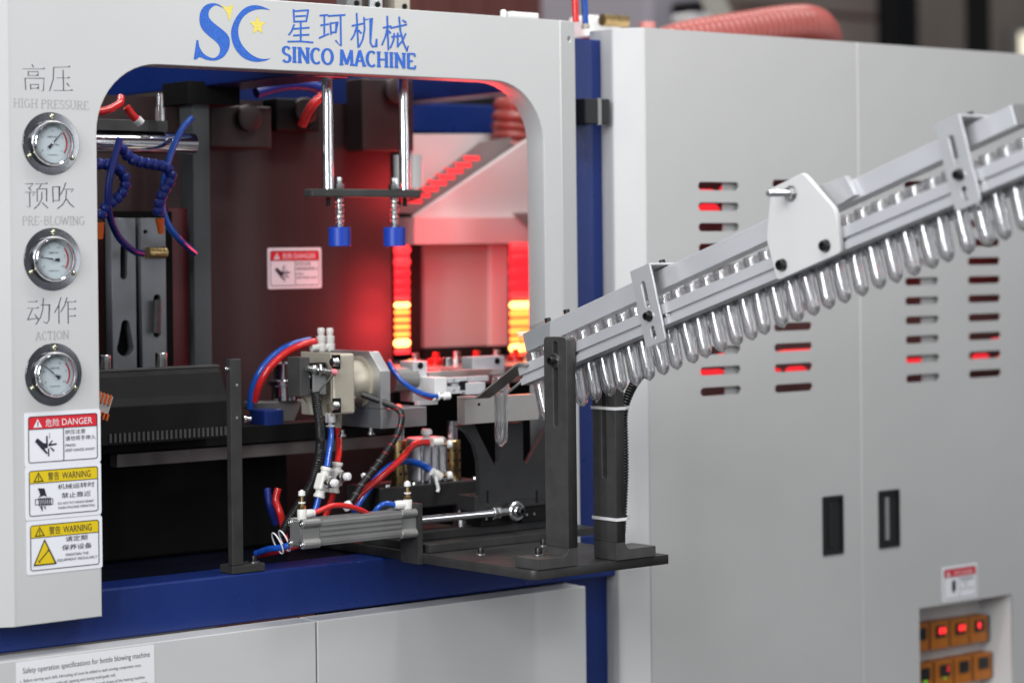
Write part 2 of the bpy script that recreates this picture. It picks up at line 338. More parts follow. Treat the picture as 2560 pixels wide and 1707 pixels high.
han = [[(1085, 82), (1092, 197)], [(1082, 100), (1215, 90)], [(1214, 88), (1195, 190)], [(1100, 144), (1192, 139)], [(1090, 190), (1203, 185)], [(1092, 212), (1068, 275), (1043, 306)], [(1085, 252), (1224, 241)], [(1148, 196), (1148, 368)], [(1083, 309), (1222, 302)], [(1033, 362), (1150, 360), (1257, 370)],
       [(1310, 137), (1385, 131)], [(1318, 222), (1392, 210)], [(1352, 132), (1352, 315)], [(1305, 332), (1392, 294)], [(1382, 141), (1535, 131)], [(1404, 196), (1410, 304)], [(1404, 205), (1462, 196), (1450, 288)], [(1410, 284), (1452, 280)], [(1492, 134), (1496, 400), (1448, 350)],
       [(1588, 226), (1692, 205)], [(1631, 114), (1645, 414)], [(1631, 232), (1612, 300), (1582, 348)], [(1645, 262), (1673, 292)], [(1694, 150), (1700, 250), (1685, 340), (1652, 410)], [(1694, 176), (1757, 162), (1750, 370), (1768, 405), (1800, 402), (1804, 338)],
       [(1858, 242), (1932, 228)], [(1895, 138), (1906, 436)], [(1896, 245), (1880, 320), (1848, 394)], [(1908, 268), (1926, 292)], [(1920, 246), (2066, 214)], [(1998, 146), (2008, 260), (2035, 370), (2070, 446), (2078, 398)], [(2026, 176), (2062, 198)], [(2056, 290), (2030, 350), (1985, 405)], [(1930, 322), (2012, 311)], [(1956, 288), (1950, 350), (1922, 418)], [(1986, 284), (1986, 412)]]
b = B()
for s_ in han: b.ribbon(s_, 15, q5)
b.put('company_name_characters', m_inkblue, panel)
# a stroke alphabet with serifs: vertical strokes thick, horizontal strokes thin; unit height, y up
def ar(cx, cy_, rx, ry, a0, a1, n=10): return [(cx+rx*math.cos(R(a0+(a1-a0)*k/n)), cy_+ry*math.sin(R(a0+(a1-a0)*k/n))) for k in range(n+1)]
GL = {'H': (.78, [[(.14, 0), (.14, 1)], [(.64, 0), (.64, 1)], [(.14, .5), (.64, .5)]], [(.14, 0), (.14, 1), (.64, 0), (.64, 1)]),
      'I': (.38, [[(.19, 0), (.19, 1)]], [(.19, 0), (.19, 1)]),
      'N': (.80, [[(.14, 0), (.14, 1)], [(.64, 0), (.64, 1)], [(.14, .97), (.64, .03)]], [(.14, 0), (.12, 1), (.64, 1)]),
      'C': (.70, [ar(.38, .5, .30, .47, 48, 312, 16)], []), 'G': (.76, [ar(.38, .5, .30, .47, 48, 318, 16), [(.62, .10), (.62, .45)], [(.46, .45), (.72, .45)]], []),
      'O': (.78, [ar(.38, .5, .31, .47, 90, 450, 22)], []),
      'S': (.58, [ar(.29, .74, .20, .23, 25, 255, 12)+ar(.28, .26, .22, .23, 80, -155, 12)], []),
      'M': (.96, [[(.14, 0), (.17, 1)], [(.82, 0), (.79, 1)], [(.17, .97), (.48, .08)], [(.48, .08), (.79, .97)]], [(.14, 0), (.82, 0)]),
      'A': (.76, [[(.10, 0), (.37, 1)], [(.37, 1), (.66, 0)], [(.20, .34), (.55, .34)]], [(.10, 0), (.66, 0)]),
      'E': (.66, [[(.14, 0), (.14, 1)], [(.14, .965), (.56, .965), (.56, .80)], [(.14, .5), (.44, .5)], [(.14, .035), (.58, .035), (.58, .22)]], []),
      'P': (.66, [[(.14, 0), (.14, 1)], [(.14, .965), (.34, .965)]+ar(.36, .74, .20, .225, 90, -90, 8)+[(.14, .515)]], [(.14, 0)]),
      'R': (.74, [[(.14, 0), (.14, 1)], [(.14, .965), (.34, .965)]+ar(.36, .74, .20, .225, 90, -90, 8)+[(.14, .515)], [(.34, .5), (.64, 0)]], [(.14, 0), (.64, 0)]),
      'B': (.70, [[(.14, 0), (.14, 1)], [(.14, .965), (.34, .965)]+ar(.36, .75, .18, .215, 90, -90, 8)+[(.14, .535)], [(.34, .535)]+ar(.36, .285, .22, .25, 90, -90, 8)+[(.14, .035)]], []),
      'U': (.78, [[(.14, 1), (.14, .3)]+ar(.38, .27, .24, .24, 180, 360, 10)+[(.62, 1)]], [(.14, 1), (.62, 1)]),
      'L': (.62, [[(.14, 0), (.14, 1)], [(.14, .035), (.55, .035), (.55, .22)]], [(.14, 1)]),
      'W': (.96, [[(.06, 1), (.26, .02)], [(.26, .02), (.47, .9)], [(.47, .9), (.68, .02)], [(.68, .02), (.89, 1)]], [(.06, 1), (.89, 1)]),
      'T': (.66, [[(.32, 0), (.32, 1)], [(.05, .80), (.05, .965), (.59, .965), (.59, .80)]], [(.32, 0)]),
      '-': (.5, [[(.08, .45), (.42, .45)]], []), ' ': (.34, [], [])}
def serif_text(b, st, x0, x1, z0, h, stem, thin, f):
    tot = sum(GL[c][0] for c in st); k = (x1-x0)/tot; x = x0
    for c in st:
        adv, strokes, serifs = GL[c]
        for s_ in strokes: b.ribbon([(x+p[0]*k, z0+p[1]*h) for p in s_], lambda t: thin+(stem-thin)*abs(t.y)**1.5, f)
        for p in serifs: b.ribbon([(x+(p[0]-.13)*k, z0+p[1]*(h-thin)+thin/2), (x+(p[0]+.13)*k, z0+p[1]*(h-thin)+thin/2)], thin, f)
        x += adv*k
a0 = PY(420+995/3.459, 540/3.459, 0); a1 = PY(420+2136/3.459, 600/3.459, 0); zt_ = PY(420+1080/3.459, 406/3.459, 0).z
b = B(); serif_text(b, 'SINCO MACHINE', a0.x-.002, a1.x+.002, (a0.z+a1.z)/2, zt_-(a0.z+a1.z)/2, .0055, .0026, front(-.0004)); b.put('company_name_latin', m_inkblue, panel)
# engraved captions of the gauges
def song(strokes, f, wv=7.2, wh=3.4):
    b = B()
    for s_ in strokes:
        b.ribbon(s_, lambda t: wh+(wv-wh)*min(1, abs(t.y)*1.3), f)
        if len(s_) == 2 and abs(s_[1][1]-s_[0][1]) < 6 and s_[1][0]-s_[0][0] > 60:
            x, y = s_[1]; b.flat([(x-18, y-2), (x-6, y-12), (x+2, y+1)], f)
    return b
qa, qb = Q((0, 0), 3.647), Q((0, 420), 3.647)
b = song([[(290, 588), (307, 617)], [(205, 630), (408, 630)], [(258, 650), (258, 694)], [(258, 655), (348, 655), (348, 694)], [(258, 690), (348, 690)], [(228, 712), (235, 822)], [(225, 715), (402, 715), (396, 828), (378, 832)], [(278, 768), (280, 817)], [(278, 772), (352, 772), (350, 814)], [(280, 806), (350, 806)],
          [(485, 615), (640, 612)], [(490, 615), (486, 720), (452, 832)], [(515, 712), (636, 712)], [(575, 640), (580, 826)], [(488, 826), (662, 826)], [(608, 758), (632, 788)]], qa); b.put('high_pressure_characters', m_ink2, panel)
b = song([[(230, 145), (300, 144), (268, 186)], [(258, 178), (287, 207)], [(228, 222), (322, 221), (298, 252)], [(270, 222), (273, 357), (245, 350)], [(320, 146), (432, 144)], [(376, 150), (352, 192)], [(338, 188), (340, 308)], [(335, 191), (425, 190), (426, 306)], [(382, 218), (380, 285), (352, 335), (312, 372)], [(384, 315), (438, 366)],
          [(480, 168), (485, 314)], [(480, 172), (541, 171), (540, 302)], [(483, 297), (541, 296)], [(600, 134), (580, 190), (550, 246)], [(575, 195), (672, 193), (648, 220)], [(606, 204), (600, 285), (570, 335), (522, 371)], [(608, 282), (635, 325), (676, 358)]], qb); b.put('pre_blowing_characters', m_ink2, panel)
b = song([[(254, 1220), (340, 1218)], [(248, 1278), (354, 1276)], [(296, 1284), (252, 1382), (352, 1366)], [(318, 1332), (352, 1388)], [(365, 1248), (451, 1246), (446, 1388), (427, 1416), (398, 1400)], [(395, 1184), (390, 1290), (370, 1360), (326, 1427)],
          [(556, 1178), (535, 1250), (497, 1318)], [(537, 1246), (538, 1418)], [(611, 1178), (590, 1250), (555, 1310)], [(588, 1220), (694, 1218)], [(620, 1220), (622, 1418)], [(622, 1286), (692, 1284)], [(622, 1350), (692, 1348)]], qb); b.put('action_characters', m_ink2, panel)
for st, u0, v0, u1, v1, hh in (('HIGH PRESSURE', 33, 268, 222, 275, 22), ('PRE-BLOWING', 55, 562, 212, 563, 22), ('ACTION', 88, 850, 173, 847, 21)):
    p, q = PY(u0, v0, 0), PY(u1, v1, 0); b = B(); serif_text(b, st, p.x, q.x, (p.z+q.z)/2, hh*3.18/FPX, .0007, .00045, front(-.0004)); b.put('engraved_caption', m_ink3, panel)

# blue welded frame with its table
fr = mach
B().box((1.2, .05, -.5346), (2.70, .12, ZTAB), .003).put('front_beam', m_blue, fr)
B().box((1.2, .1205, -.475), (2.70, 1.15, ZTAB-.0006)).put('table_plate', mat('blue_table_paint_in_shade', (.004, .006, .016), .13, noise=(6, .1)), fr)  # blue table paint darkened; the interior shade is put into its colour
pa, pb = PY(1452, 90, .07), PY(1503, 90, .07)
B().box((pa.x-.05, .07, FLOOR), (pb.x, .13, .352), .003).put('upright', m_blue, fr)
B().box((1.2, .13, FLOOR), (1.29, .22, .352), .003).put('upright', m_blue, fr)
pz = PY(740, 189, .10)
B().box((pz.x, .10, pz.z), (pz.x+.10, 1.15, pz.z+.10), .003).put('roof_beam', m_blue, fr)
pz2 = PY(1250, 232, .25)
B().box((pz2.x, .14, pz2.z), (pz2.x+.08, 1.15, pz2.z+.08), .003).put('roof_beam', m_blue, fr)
p0, p1 = PY(1020, 256, .80), PY(1260, 338, .80)
B().box((p0.x-.1, .80, p1.z), (p1.x+.3, .86, p0.z), .003).put('roof_beam', m_blue, fr)
B().box((1.2, .055, .30), (2.50, .12, .352), .003).put('top_beam', mat('dark_blue_paint', lin(20, 24, 60), .3), fr)
hs = mach  # roof, side and back sheets added to keep the interior dark
B().box((1.2, .60, .356), (1.95, 1.6, .362)).put('added_shade_roof', m_dark, hs)
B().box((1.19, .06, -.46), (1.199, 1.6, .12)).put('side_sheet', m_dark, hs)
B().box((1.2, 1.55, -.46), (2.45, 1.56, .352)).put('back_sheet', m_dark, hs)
# lower panels
xs = PY(792, 1600, 0).x; xr = PY(1465, 1530, 0).x
for nm, a, c, lb in (('lower_panel', 1.2, xs-.0014, 'white lower front panel carrying the safety notice'), ('lower_panel', xs+.0014, xr, 'white lower front panel below the protruding black base plate')):
    B().box((a, 0, FLOOR+.06), (c, .049, -.5362), .0015).put('lower_panel', m_panel, mach, lb)

# ================================================================== GAUGES
def gauge(z, ang, nums, label):
    c = Vector((1.5235, 0, z)); t = thing('pressure_gauge', label, 'pressure gauge', c, 'round pressure gauges on the white panel'); d = Vector((0, -1, 0))
    B().lathe(c, d, [(.0425, 0), (.0425, .0008), (.042, .0014), (.030, .0016)], 64).put('flange', mat('polished_steel_flange', (.20, .205, .22), .12, metal=1, noise=(14, .35)), t)
    B().lathe(c, d, [(.0315, .0014), (.0318, .006), (.0305, .0105), (.0285, .0125), (.0268, .0118), (.0262, .009), (.0262, .0015)], 64, cap=False).put('bezel', m_chrome, t)
    B().lathe(c, d, [(.0262, .0035), (.0001, .0036)], 48).put('dial', m_dial, t)
    f = lambda p: Vector((c.x+p.x, -.0040, c.z+p.y)); f2 = lambda p: Vector((c.x+p.x, -.0042, c.z+p.y))
    pol = lambda a, r: (r*math.sin(R(a)), r*math.cos(R(a)))
    b = B(); b.ribbon([pol(48+k*5.5, .0218) for k in range(15)], .0021, f); b.put('red_zone', m_sred, t)
    b = B()
    for k in range(51):
        a = -125+250*k/50; big = k % 10 == 0
        b.ribbon([pol(a, .0235), pol(a, .0205 if big else .0222)], .00055 if big else .0003, f)
    b.ribbon([pol(-125+k*5, .0236) for k in range(36)], .0003, f); b.put('scale', m_ink, t)
    it = [(s_, pol(a, .0172)[0], pol(a, .0172)[1]-.0012, .0026, None, 'c') for s_, a in nums] + [('耐震压力表', 0, .0075, .0026, None, 'c'), ('MPa', .0075, -.0028, .002, None, 'c'), ('上海仪表有限公司', 0, -.0165, .0019, None, 'c')]
    place('dial_lettering', text_bm(it, f2), m_ink, t)
    n = lambda p: Vector((c.x, -.0052, c.z)) + Vector((p.x*math.cos(R(ang))+p.y*math.sin(R(ang)), 0, -p.x*math.sin(R(ang))+p.y*math.cos(R(ang))))
    b = B(); b.flat([(-.0009, 0), (.0009, 0), (.0004, .0205), (-.0004, .0205)], n); b.flat([(-.0008, 0), (-.0026, -.0085), (.0026, -.0085), (.0008, 0)], n); b.put('needle', m_ink, t)
    B().lathe(c+Vector((0, -.0055, 0)), d, [(.0021, 0), (.0019, .001), (.0001, .0012)], 20).put('hub', m_zinc, t)
    B().lathe(c, d, [(.0261, .0088), (.0261, .0095)], 48).put('glass', m_glass, t)
    for a in (2, 122, 242):
        p = c+Vector((.0368*math.sin(R(a)), -.0014, .0368*math.cos(R(a))))
        B().lathe(p, d, [(.0036, 0), (.0034, .0015), (.0022, .0027), (.0001, .003)], 16).put('screw', mat('brassy_screw', (.62, .60, .42), .22, metal=1) if a == 2 else bpy.data.materials['brassy_screw'], t)
n5 = [('0', -125), ('0.5', -75), ('1', -25), ('1.5', 25), ('2', 75), ('2.5', 125)]
gauge(.1555, 44, [('0', -125), ('1', -62), ('2', 0), ('3', 62), ('4', 125)], 'pressure gauge under the high pressure caption, needle pointing upper right')
gauge(-.001, -82, n5, 'pressure gauge under the pre-blowing caption, needle pointing left')
gauge(-.157, -51, n5, 'pressure gauge under the action caption, needle pointing upper left')

# ================================================================== STICKERS
def sticker(x0, x1, z0, z1, y, head, items_head, items_body, label, group=None, pict=None, split=None, headfrac=.27, mrg=None, tri='w'):
    """inner frame x0..x1, z0..z1; white rounded film around it"""
    W, H = x1-x0, z1-z0; mg = W*.055 if mrg is None else mrg
    t = thing('warning_sticker', label, 'sticker', ((x0+x1)/2, y, z0-mg), group)
    place('film', plate(rrect(x0-mg, z0-mg, x1+mg, z1+mg, W*.035), [], .0006, (0, y-.0006, 0), EX, EZ), m_sticker, t)
    r = W*.03; zh = z1-H*headfrac; f = front(y-.0009); g = front(y-.0012)
    b = B(); b.flat([(x0, zh)]+[(x1, zh)]+[p for p in rrect(x0, zh-.1, x1, z1, r)[:14]], f); b.put('header_band', head, t)
    b = B(); fr_ = rrect(x0, z0, x1, z1, r); b.ribbon(fr_+[fr_[0], fr_[1]], W*.010, g); b.ribbon([(x0, zh), (x1, zh)], W*.008, g)
    if split: b.ribbon([(x0+split*W, zh), (x0+split*W, z0)], W*.010, g)
    hc = m_sticker if head == m_sred else m_ink
    X = lambda a: x0+a*W
    Zc = lambda a: z0+a*H
    tr = [(X(.07), zh+H*headfrac*.14), (X(.195), zh+H*headfrac*.14), (X(.132), zh+H*headfrac*.82)]
    if tri == 'w':
        b.ribbon([(X(.132), zh+H*headfrac*.62), (X(.132), zh+H*headfrac*.22)], W*.012, front(y-.0016))
    else:
        b.ribbon(tr+tr[:2], W*.012, g); b.ribbon([(X(.132), zh+H*headfrac*.62), (X(.132), zh+H*headfrac*.22)], W*.010, g)
    if pict:
        for pl in pict: b.flat([(X(p[0]), Zc(p[1])) for p in pl], g)
    b.put('frame_and_pictogram', m_ink, t)
    if tri == 'w': b = B(); b.flat(tr, g); b.put('warning_triangle', m_sticker, t)
    place('header_lettering', text_bm([(s_, X(a), zh+H*headfrac*c, H*headfrac*h, W*wd if wd else None, 'l') for s_, a, c, h, wd in items_head], g), hc, t)
    if items_body: place('body_lettering', text_bm([(s_, X(a), Zc(c), H*h, W*wd if wd else None, al) for s_, a, c, h, wd, al in items_body], g), m_ink, t)
    return t
hand = [[(.125, .53), (.09, .46), (.20, .26), (.255, .17), (.275, .19), (.225, .29), (.275, .31), (.265, .40), (.215, .415)], [(.252, .57), (.272, .57), (.274, .36), (.252, .36)], [(.276, .12), (.294, .12), (.294, .29), (.276, .29)], [(.283, .375), (.338, .47), (.345, .445), (.312, .385), (.405, .395), (.40, .36), (.30, .345), (.283, .345)], [(.30, .315), (.355, .215), (.372, .225), (.36, .26), (.318, .315)], [(.300, .63), (.305, .63), (.305, .54), (.300, .54)], [(.296, .545), (.309, .545), (.3025, .50)]]
dang = [('危险', .245, .15, .62, .20), ('DANGER', .485, .20, .52, .445)]
dbody = [('挤压注意', .53, .575, .10, .295, 'l'), ('请勿将手伸入', .53, .43, .105, .445, 'l'), ('PRESS', .53, .30, .058, .15, 'l'), ('KEEP HANDS AWAY', .53, .19, .062, .435, 'l')]
zf = lambda u, v: PY(u, v, 0)
def fr4(o, s, tl, tr, br, bl):
    P = [PY(o[0]+p[0]/s, o[1]+p[1]/s, 0) for p in (tl, tr, br, bl)]
    return (P[0].x+P[3].x)/2, (P[1].x+P[2].x)/2, (P[2].z+P[3].z)/2, (P[0].z+P[1].z)/2
sticker(*fr4((50, 1010), 9.224, (180, 300), (1760, 205), (1780, 1240), (200, 1355)), 0, m_sred, dang, dbody, 'red and white danger sticker with crushed hand, below the lowest gauge', 'warning stickers on the white panel', hand, .505, .275)
warn = [('警告', .27, .16, .66, .165), ('WARNING', .475, .20, .55, .42)]
screw = [[(.12, .93-.32), (.215, .60), (.25, .40), (.215, .44), (.15, .42), (.12, .395), (.155, .45), (.145, .52)], [(.08, .375), (.34, .36), (.34, .345), (.08, .36)], [(.08, .24), (.34, .225), (.34, .24), (.08, .255)], [(.08, .375), (.088, .375), (.088, .24), (.08, .24)], [(.332, .365), (.34, .365), (.34, .225), (.332, .225)]] + \
        [[(.125+k*.027, .39), (.14+k*.027, .39), (.15+k*.027, .21), (.135+k*.027, .21)] for k in range(7)] + [[(.15, .20), (.185, .20), (.19, .09), (.18, .10)], [(.205, .20), (.225, .20), (.235, .12), (.222, .14)]]
sticker(*fr4((60, 1150), 5.405, (62, 155), (985, 78), (998, 668), (75, 765)), 0, m_syel, warn, [('机械运转时', .41, .55, .115, .54, 'l'), ('禁止靠近', .465, .345, .12, .43, 'l'), ('DO NOT PUT HANDS NEARIT', .41, .205, .055, .53, 'l'), ('WHEN MACHINE OPERATING', .41, .105, .055, .54, 'l')], 'yellow and white warning sticker with hand caught in a screw, middle of three', 'warning stickers on the white panel', screw, None, .275, tri='y')
t3 = sticker(*fr4((60, 1150), 5.405, (78, 895), (998, 795), (1012, 1385), (92, 1505)), 0, m_syel, warn, [('请定期', .51, .575, .12, .32, 'l'), ('保养设备', .455, .385, .125, .44, 'l'), ('MAINTAIN THE', .51, .25, .06, .335, 'l'), ('EQUIPMENT REGULARLY', .385, .135, .068, .59, 'l')], 'yellow and white warning sticker with spanner triangle, lowest of three', 'warning stickers on the white panel', None, None, .275, tri='y')
x0, x1, z0, z1 = fr4((60, 1150), 5.405, (78, 895), (998, 795), (1012, 1385), (92, 1505)); W, H = x1-x0, z1-z0
tri_ = [(x0+.045*W, z0+.115*H), (x0+.36*W, z0+.115*H), (x0+.20*W, z0+.66*H)]
b = B(); b.flat(tri_, front(-.0012)); b.put('spanner_triangle', m_syel, t3)
b = B(); b.ribbon(tri_+tri_[:2], W*.014, front(-.0015)); b.ribbon([(x0+.125*W, z0+.20*H), (x0+.245*W, z0+.40*H)], W*.014, front(-.0015)); b.ribbon([(x0+.105*W, z0+.205*H), (x0+.135*W, z0+.165*H)], W*.012, front(-.0015)); b.ribbon([(x0+.238*W, z0+.435*H), (x0+.268*W, z0+.395*H)], W*.012, front(-.0015)); b.put('spanner_outline', m_ink, t3)
# notice on the lower panel
n0, n1 = PY(40, 1655, 0), PY(385, 1604, 0)
nt_ = thing('safety_notice', 'white printed safety notice at the lower left edge of the machine', 'notice', ((n0.x+n1.x)/2, 0, -.80))
place('film', plate(rrect(n0.x, -.80, n1.x, -.5395, .002), [], .0006, (0, -.0006, 0), EX, EZ), m_paper, nt_)
nw = n1.x-n0.x; nx = lambda a: n0.x+a*nw
lines = ['Before starting each shift, lubricating oil must be added to each moving component once.', '(Robot arm, robot arm guide rail, opening and closing mold guide rail).', 'Swing the arm (3-4, refuel once a day). The large and small chains of the heating machine', 'can be refueled once a month, and the main engine deceleration should be checked regularly', 'for the oil of the heater and heating machine lacking oil. The main engine bearings can', 'be oiled. Check regularly whether the screws are loose or', 'fall off. Whether there is any']
it = [('Safety operation specifications for bottle blowing machine', nx(.045), -.5575, .0098, nw*.92, 'l')]
wds = [.85, .66, .875, .895, .90]
for i, l in enumerate(lines):
    z = -.5685-.0086*i-(.004 if i > 4 else 0)
    if i < 5: it.append((l, nx(.05), z, .0058, nw*wds[i], 'l'))
    else: it.append((l, nx(.95), z, .0058, None, 'r'))
it += [('1.', nx(.025), -.5685, .0045, None, 'l'), ('2.', nx(.025), -.5685-.0172, .0045, None, 'l')]
place('lettering', text_bm(it, front(-.0009)), mat('grey_print', (.10, .10, .12), .5), nt_)
# ================================================================== OVEN CABINET ON THE RIGHT
cab = thing('oven_cabinet', 'tall light grey oven cabinet with two slotted doors on the right', 'cabinet', (3.2, .3, FLOOR))
CT = .3685; XC0, XC1 = 2.6122, 3.1238
q = PY(1535, 300, .03)
B().prism([(XC0, .0006, FLOOR), (PY(1535, 300, .04).x, .042, FLOOR), (PY(1535, 300, .04).x+.02, .062, FLOOR), (XC0, .04, FLOOR)], (0, 0, CT-FLOOR), .001).put('corner_fold', m_panel, cab)
B().box((PY(1535, 300, .04).x, .0425, FLOOR), (PY(1535, 300, .04).x+.012, .10, CT), .001).put('side_sheet', m_panel, cab)
oz = lambda zz: Q((1700, 420), 2.658)(Vector((*zz, 0)))
def column(xa, xb, ytop, ybot, n):
    a, c = oz((xa, ytop)), oz((xb, ytop)); e = oz((xa, ybot)); h = .0142
    return [rrect(a.x, z-h/2, c.x, z+h/2, h*.499, 6) for z in (a.z+(e.z-a.z)*k/(n-1) for k in range(n))]
colA, colB = column(122, 392, 120, 1490, 11), column(616, 868, 105, 1468, 11)
colC, colD = column(1490, 1712, 110, 1402, 11), column(1908, 2122, 120, 1372, 11)
hz = lambda x, y: PY(1950+x/2.815, 1150+y/2.815, 0)
def handle_hole(x0, y0, x1, y1):
    a, c = hz(x0, y0), hz(x1, y1); return (a.x, c.z, c.x, a.z)
h1, h2 = handle_hole(300, 263, 442, 648), handle_hole(694, 222, 838, 598)
wa, wc = hz(980, 1042), hz(1630, 940); recess = [(wa.x, -.98), (wc.x, -.98), (wc.x, wa.z), (wa.x, wa.z)]
d1 = place('door', plate([(XC0+.0006, FLOOR+.05), (XC1-.0012, FLOOR+.05), (XC1-.0012, CT), (XC0+.0006, CT)], colA+colB+[rrect(*h1, .002)], .0022, (0, 0, 0), EX, EZ), m_cab, cab)
d2 = place('door', plate([(XC1+.0022, FLOOR+.05), (3.95, FLOOR+.05), (3.95, CT), (XC1+.0022, CT)], colC+colD+[rrect(*h2, .002), recess], .0022, (0, 0, 0), EX, EZ), m_cab, cab)
B().box((XC1-.0011, .001, FLOOR+.05), (XC1+.0021, .03, CT-.001)).put('door_seam', m_white, cab)
B().box((XC0+.01, .024, CT-.003), (3.95, .30, CT)).put('top_sheet', m_panel, cab)
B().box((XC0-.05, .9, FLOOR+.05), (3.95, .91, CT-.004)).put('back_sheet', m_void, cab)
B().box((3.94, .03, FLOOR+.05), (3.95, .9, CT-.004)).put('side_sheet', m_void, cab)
B().box((2.70, .30, -.60), (3.93, .31, CT-.01)).put('inner_reflector', m_grey, cab)
for k, (cx, ca) in enumerate(((colA, .70), (colC, .60))):         # folded stiffener behind the right end of two slot columns
    x0 = cx[0][6][0]; xs_ = [p[0] for p in cx[0]]; xa = min(xs_)+(max(xs_)-min(xs_))*ca
    B().box((xa, .010, cx[-1][0][1]-.03), (max(xs_)+.03, .012, cx[0][0][1]+.03)).put('stiffener', m_cab, cab)
for hh, d in ((h1, d1), (h2, d2)):
    b = B(); b.box((hh[0]+.0003, .0023, hh[1]), (hh[2]-.0003, .022, hh[3])); b.put('recessed_handle', m_modblack, d)
    fr_ = plate(rrect(hh[0]-.0015, hh[1]-.0015, hh[2]+.0015, hh[3]+.0015, .003), [rrect(hh[0]+.003, hh[1]+.004, hh[2]-.003, hh[3]-.004, .003)], .0016, (0, -.0018, 0), EX, EZ); place('handle_frame', fr_, m_modblack, d)
    if d is d2: B().box((hh[0]+.018, -.002, hh[1]+.012), (hh[0]+.026, .0022, hh[3]-.012), .001).put('handle_pull', m_grey, d)
    else: B().box((hh[0]+.016, -.001, hh[1]+.012), (hh[0]+.024, .0022, hh[3]-.012), .001).put('handle_pull', m_modblack, d)
# lamps behind the slots (quartz rods of the heating oven)
zz = lambda c, k: (c[k][0][1]+c[k][6][1])/2-.0005
zA = lambda k: sum(p[1] for p in colA[0])/28+(sum(p[1] for p in colA[-1])-sum(p[1] for p in colA[0]))/28*k/10
lamps = thing('infrared_lamp_rack', 'glowing red quartz lamp rods behind the slots of the grey cabinet', 'heating lamps', (3.2, .1, -.3))
for i, (x0, x1, k, mm, r) in enumerate(((2.64, 2.90, .1, m_lampR, .006), (2.64, 2.86, 1.0, m_lampR, .010), (2.66, 3.86, 8.35, m_lampR, .0055), (2.66, 3.86, 9.3, m_lampD, .007), (3.55, 3.86, 4.55, m_lampR, .006), (3.3, 3.7, 10.6, m_lampD, .004))):
    xx = x0
    while xx < x1:                                       # coils glow in patches along each rod
        ln = min(random.uniform(.035, .11), x1-xx); zj = zA(k)+random.uniform(-.0035, .0025); rr = r*random.uniform(.7, 1.15)
        B().lathe((xx, .085, zj), (1, 0, 0), [(rr*.3, 0), (rr, ln*.2), (rr, ln*.8), (rr*.3, ln)], 12).put('quartz_rod', random.choice((mm, mm, m_lampD)), lamps); xx += ln+random.uniform(.004, .05)
for x in (2.85, 3.35, 3.75):
    l = bpy.data.lights.new('lamp_rod_light', 'POINT'); l.energy = .16; l.color = (1, .06, .07); l.shadow_soft_size = .03; o = bpy.data.objects.new('lamp_rod_light', l); COL.objects.link(o); o.location = (x, .16, -.02)
for x in (2.66, 3.2, 3.9): B().box((x, .10, -.32), (x+.02, .14, .30)).put('rod_holder', m_dark, lamps)
# control recess with temperature modules
rc_ = thing('control_recess', 'recessed white control box in the right cabinet door', 'control box', ((wa.x+wc.x)/2, .06, -.98))
RD = .075
B().box((wa.x-.012, RD, -.98), (wc.x+.002, RD+.003, wa.z+.012)).put('back_plate', m_white, rc_)
B().box((wc.x+.0003, .0026, -.98), (wc.x+.003, RD, wa.z)).put('side_wall', m_white, rc_)
B().box((wa.x-.012, .0026, wa.z+.0003), (wc.x+.003, RD, wa.z+.003)).put('top_wall', m_white, rc_)
B().box((wa.x-.015, .0026, -.98), (wa.x-.012, RD, wa.z)).put('side_wall', m_white, rc_)
mods = []
for row, (ty, by, xs_) in enumerate((((1155, 1088), (1330, 1248), ((945, 1050), (1065, 1192), (1204, 1330), (1340, 1462))), ((1440, 1350), (1600, 1505), ((965, 1078), (1094, 1222), (1234, 1352), (1369, 1492))))):
    for k, (xa, xb) in enumerate(xs_):
        yt = ty[0]+(ty[1]-ty[0])*(xa-985)/480; yb = by[0]+(by[1]-by[0])*(xa-985)/480
        f3 = lambda x, y: PY(1950+x/2.815, 1150+y/2.815, RD-.03)
        a, c = f3(xa, yt), f3(xb, yb); c.z = min(c.z, a.z-.05)
        pos = ('first', 'second', 'third', 'fourth')[k]; rw = ('upper', 'lower')[row]
        lab = f'orange and black heater module, {pos} from left in the {rw} row'
        t = thing('temperature_module', lab, 'control module', ((a.x+c.x)/2, RD-.01, c.z), 'orange heater modules in the control recess')
        B().box((a.x, RD-.03, c.z), (c.x, RD-.0004, a.z), .0015).put('body', m_modorange, t)
        wd = c.x-a.x; ht = a.z-c.z
        B().box((a.x+wd*.22, RD-.0325, c.z+ht*.42), (a.x+wd*.78, RD-.0302, c.z+ht*.86), .001).put('display_window', m_modblack, t)
        B().box((c.x-.0002, RD-.028, c.z+.001), (c.x+.0055, RD-.0006, a.z-.001)).put('side_clip', m_modblack, t)
        if (row, k) in ((0, 1), (0, 2), (0, 3)):
            for j in range(2 if k < 3 else 1):
                B().box((a.x+wd*(.38+.2*j), RD-.0338, c.z+ht*.56), (a.x+wd*(.52+.2*j), RD-.0326, c.z+ht*.78), .001).put('digit', m_ledR, t)
        if (row, k) == (1, 1):
            place('digit', text_bm([('3', a.x+wd*.62, c.z+ht*.60, ht*.20, None, 'c')], front(RD-.0332)), m_ledR, t)
        if row == 1 and k < 2: B().lathe((a.x+wd*.45, RD-.0326, c.z+ht*.36), (0, -1, 0), [(.0028 if k == 0 else .0016, 0), (.001, .002), (.0001, .0024)], 12).put('indicator', m_ledG, t)
p0, p1 = hz(1152, 772), hz(1376, 945)
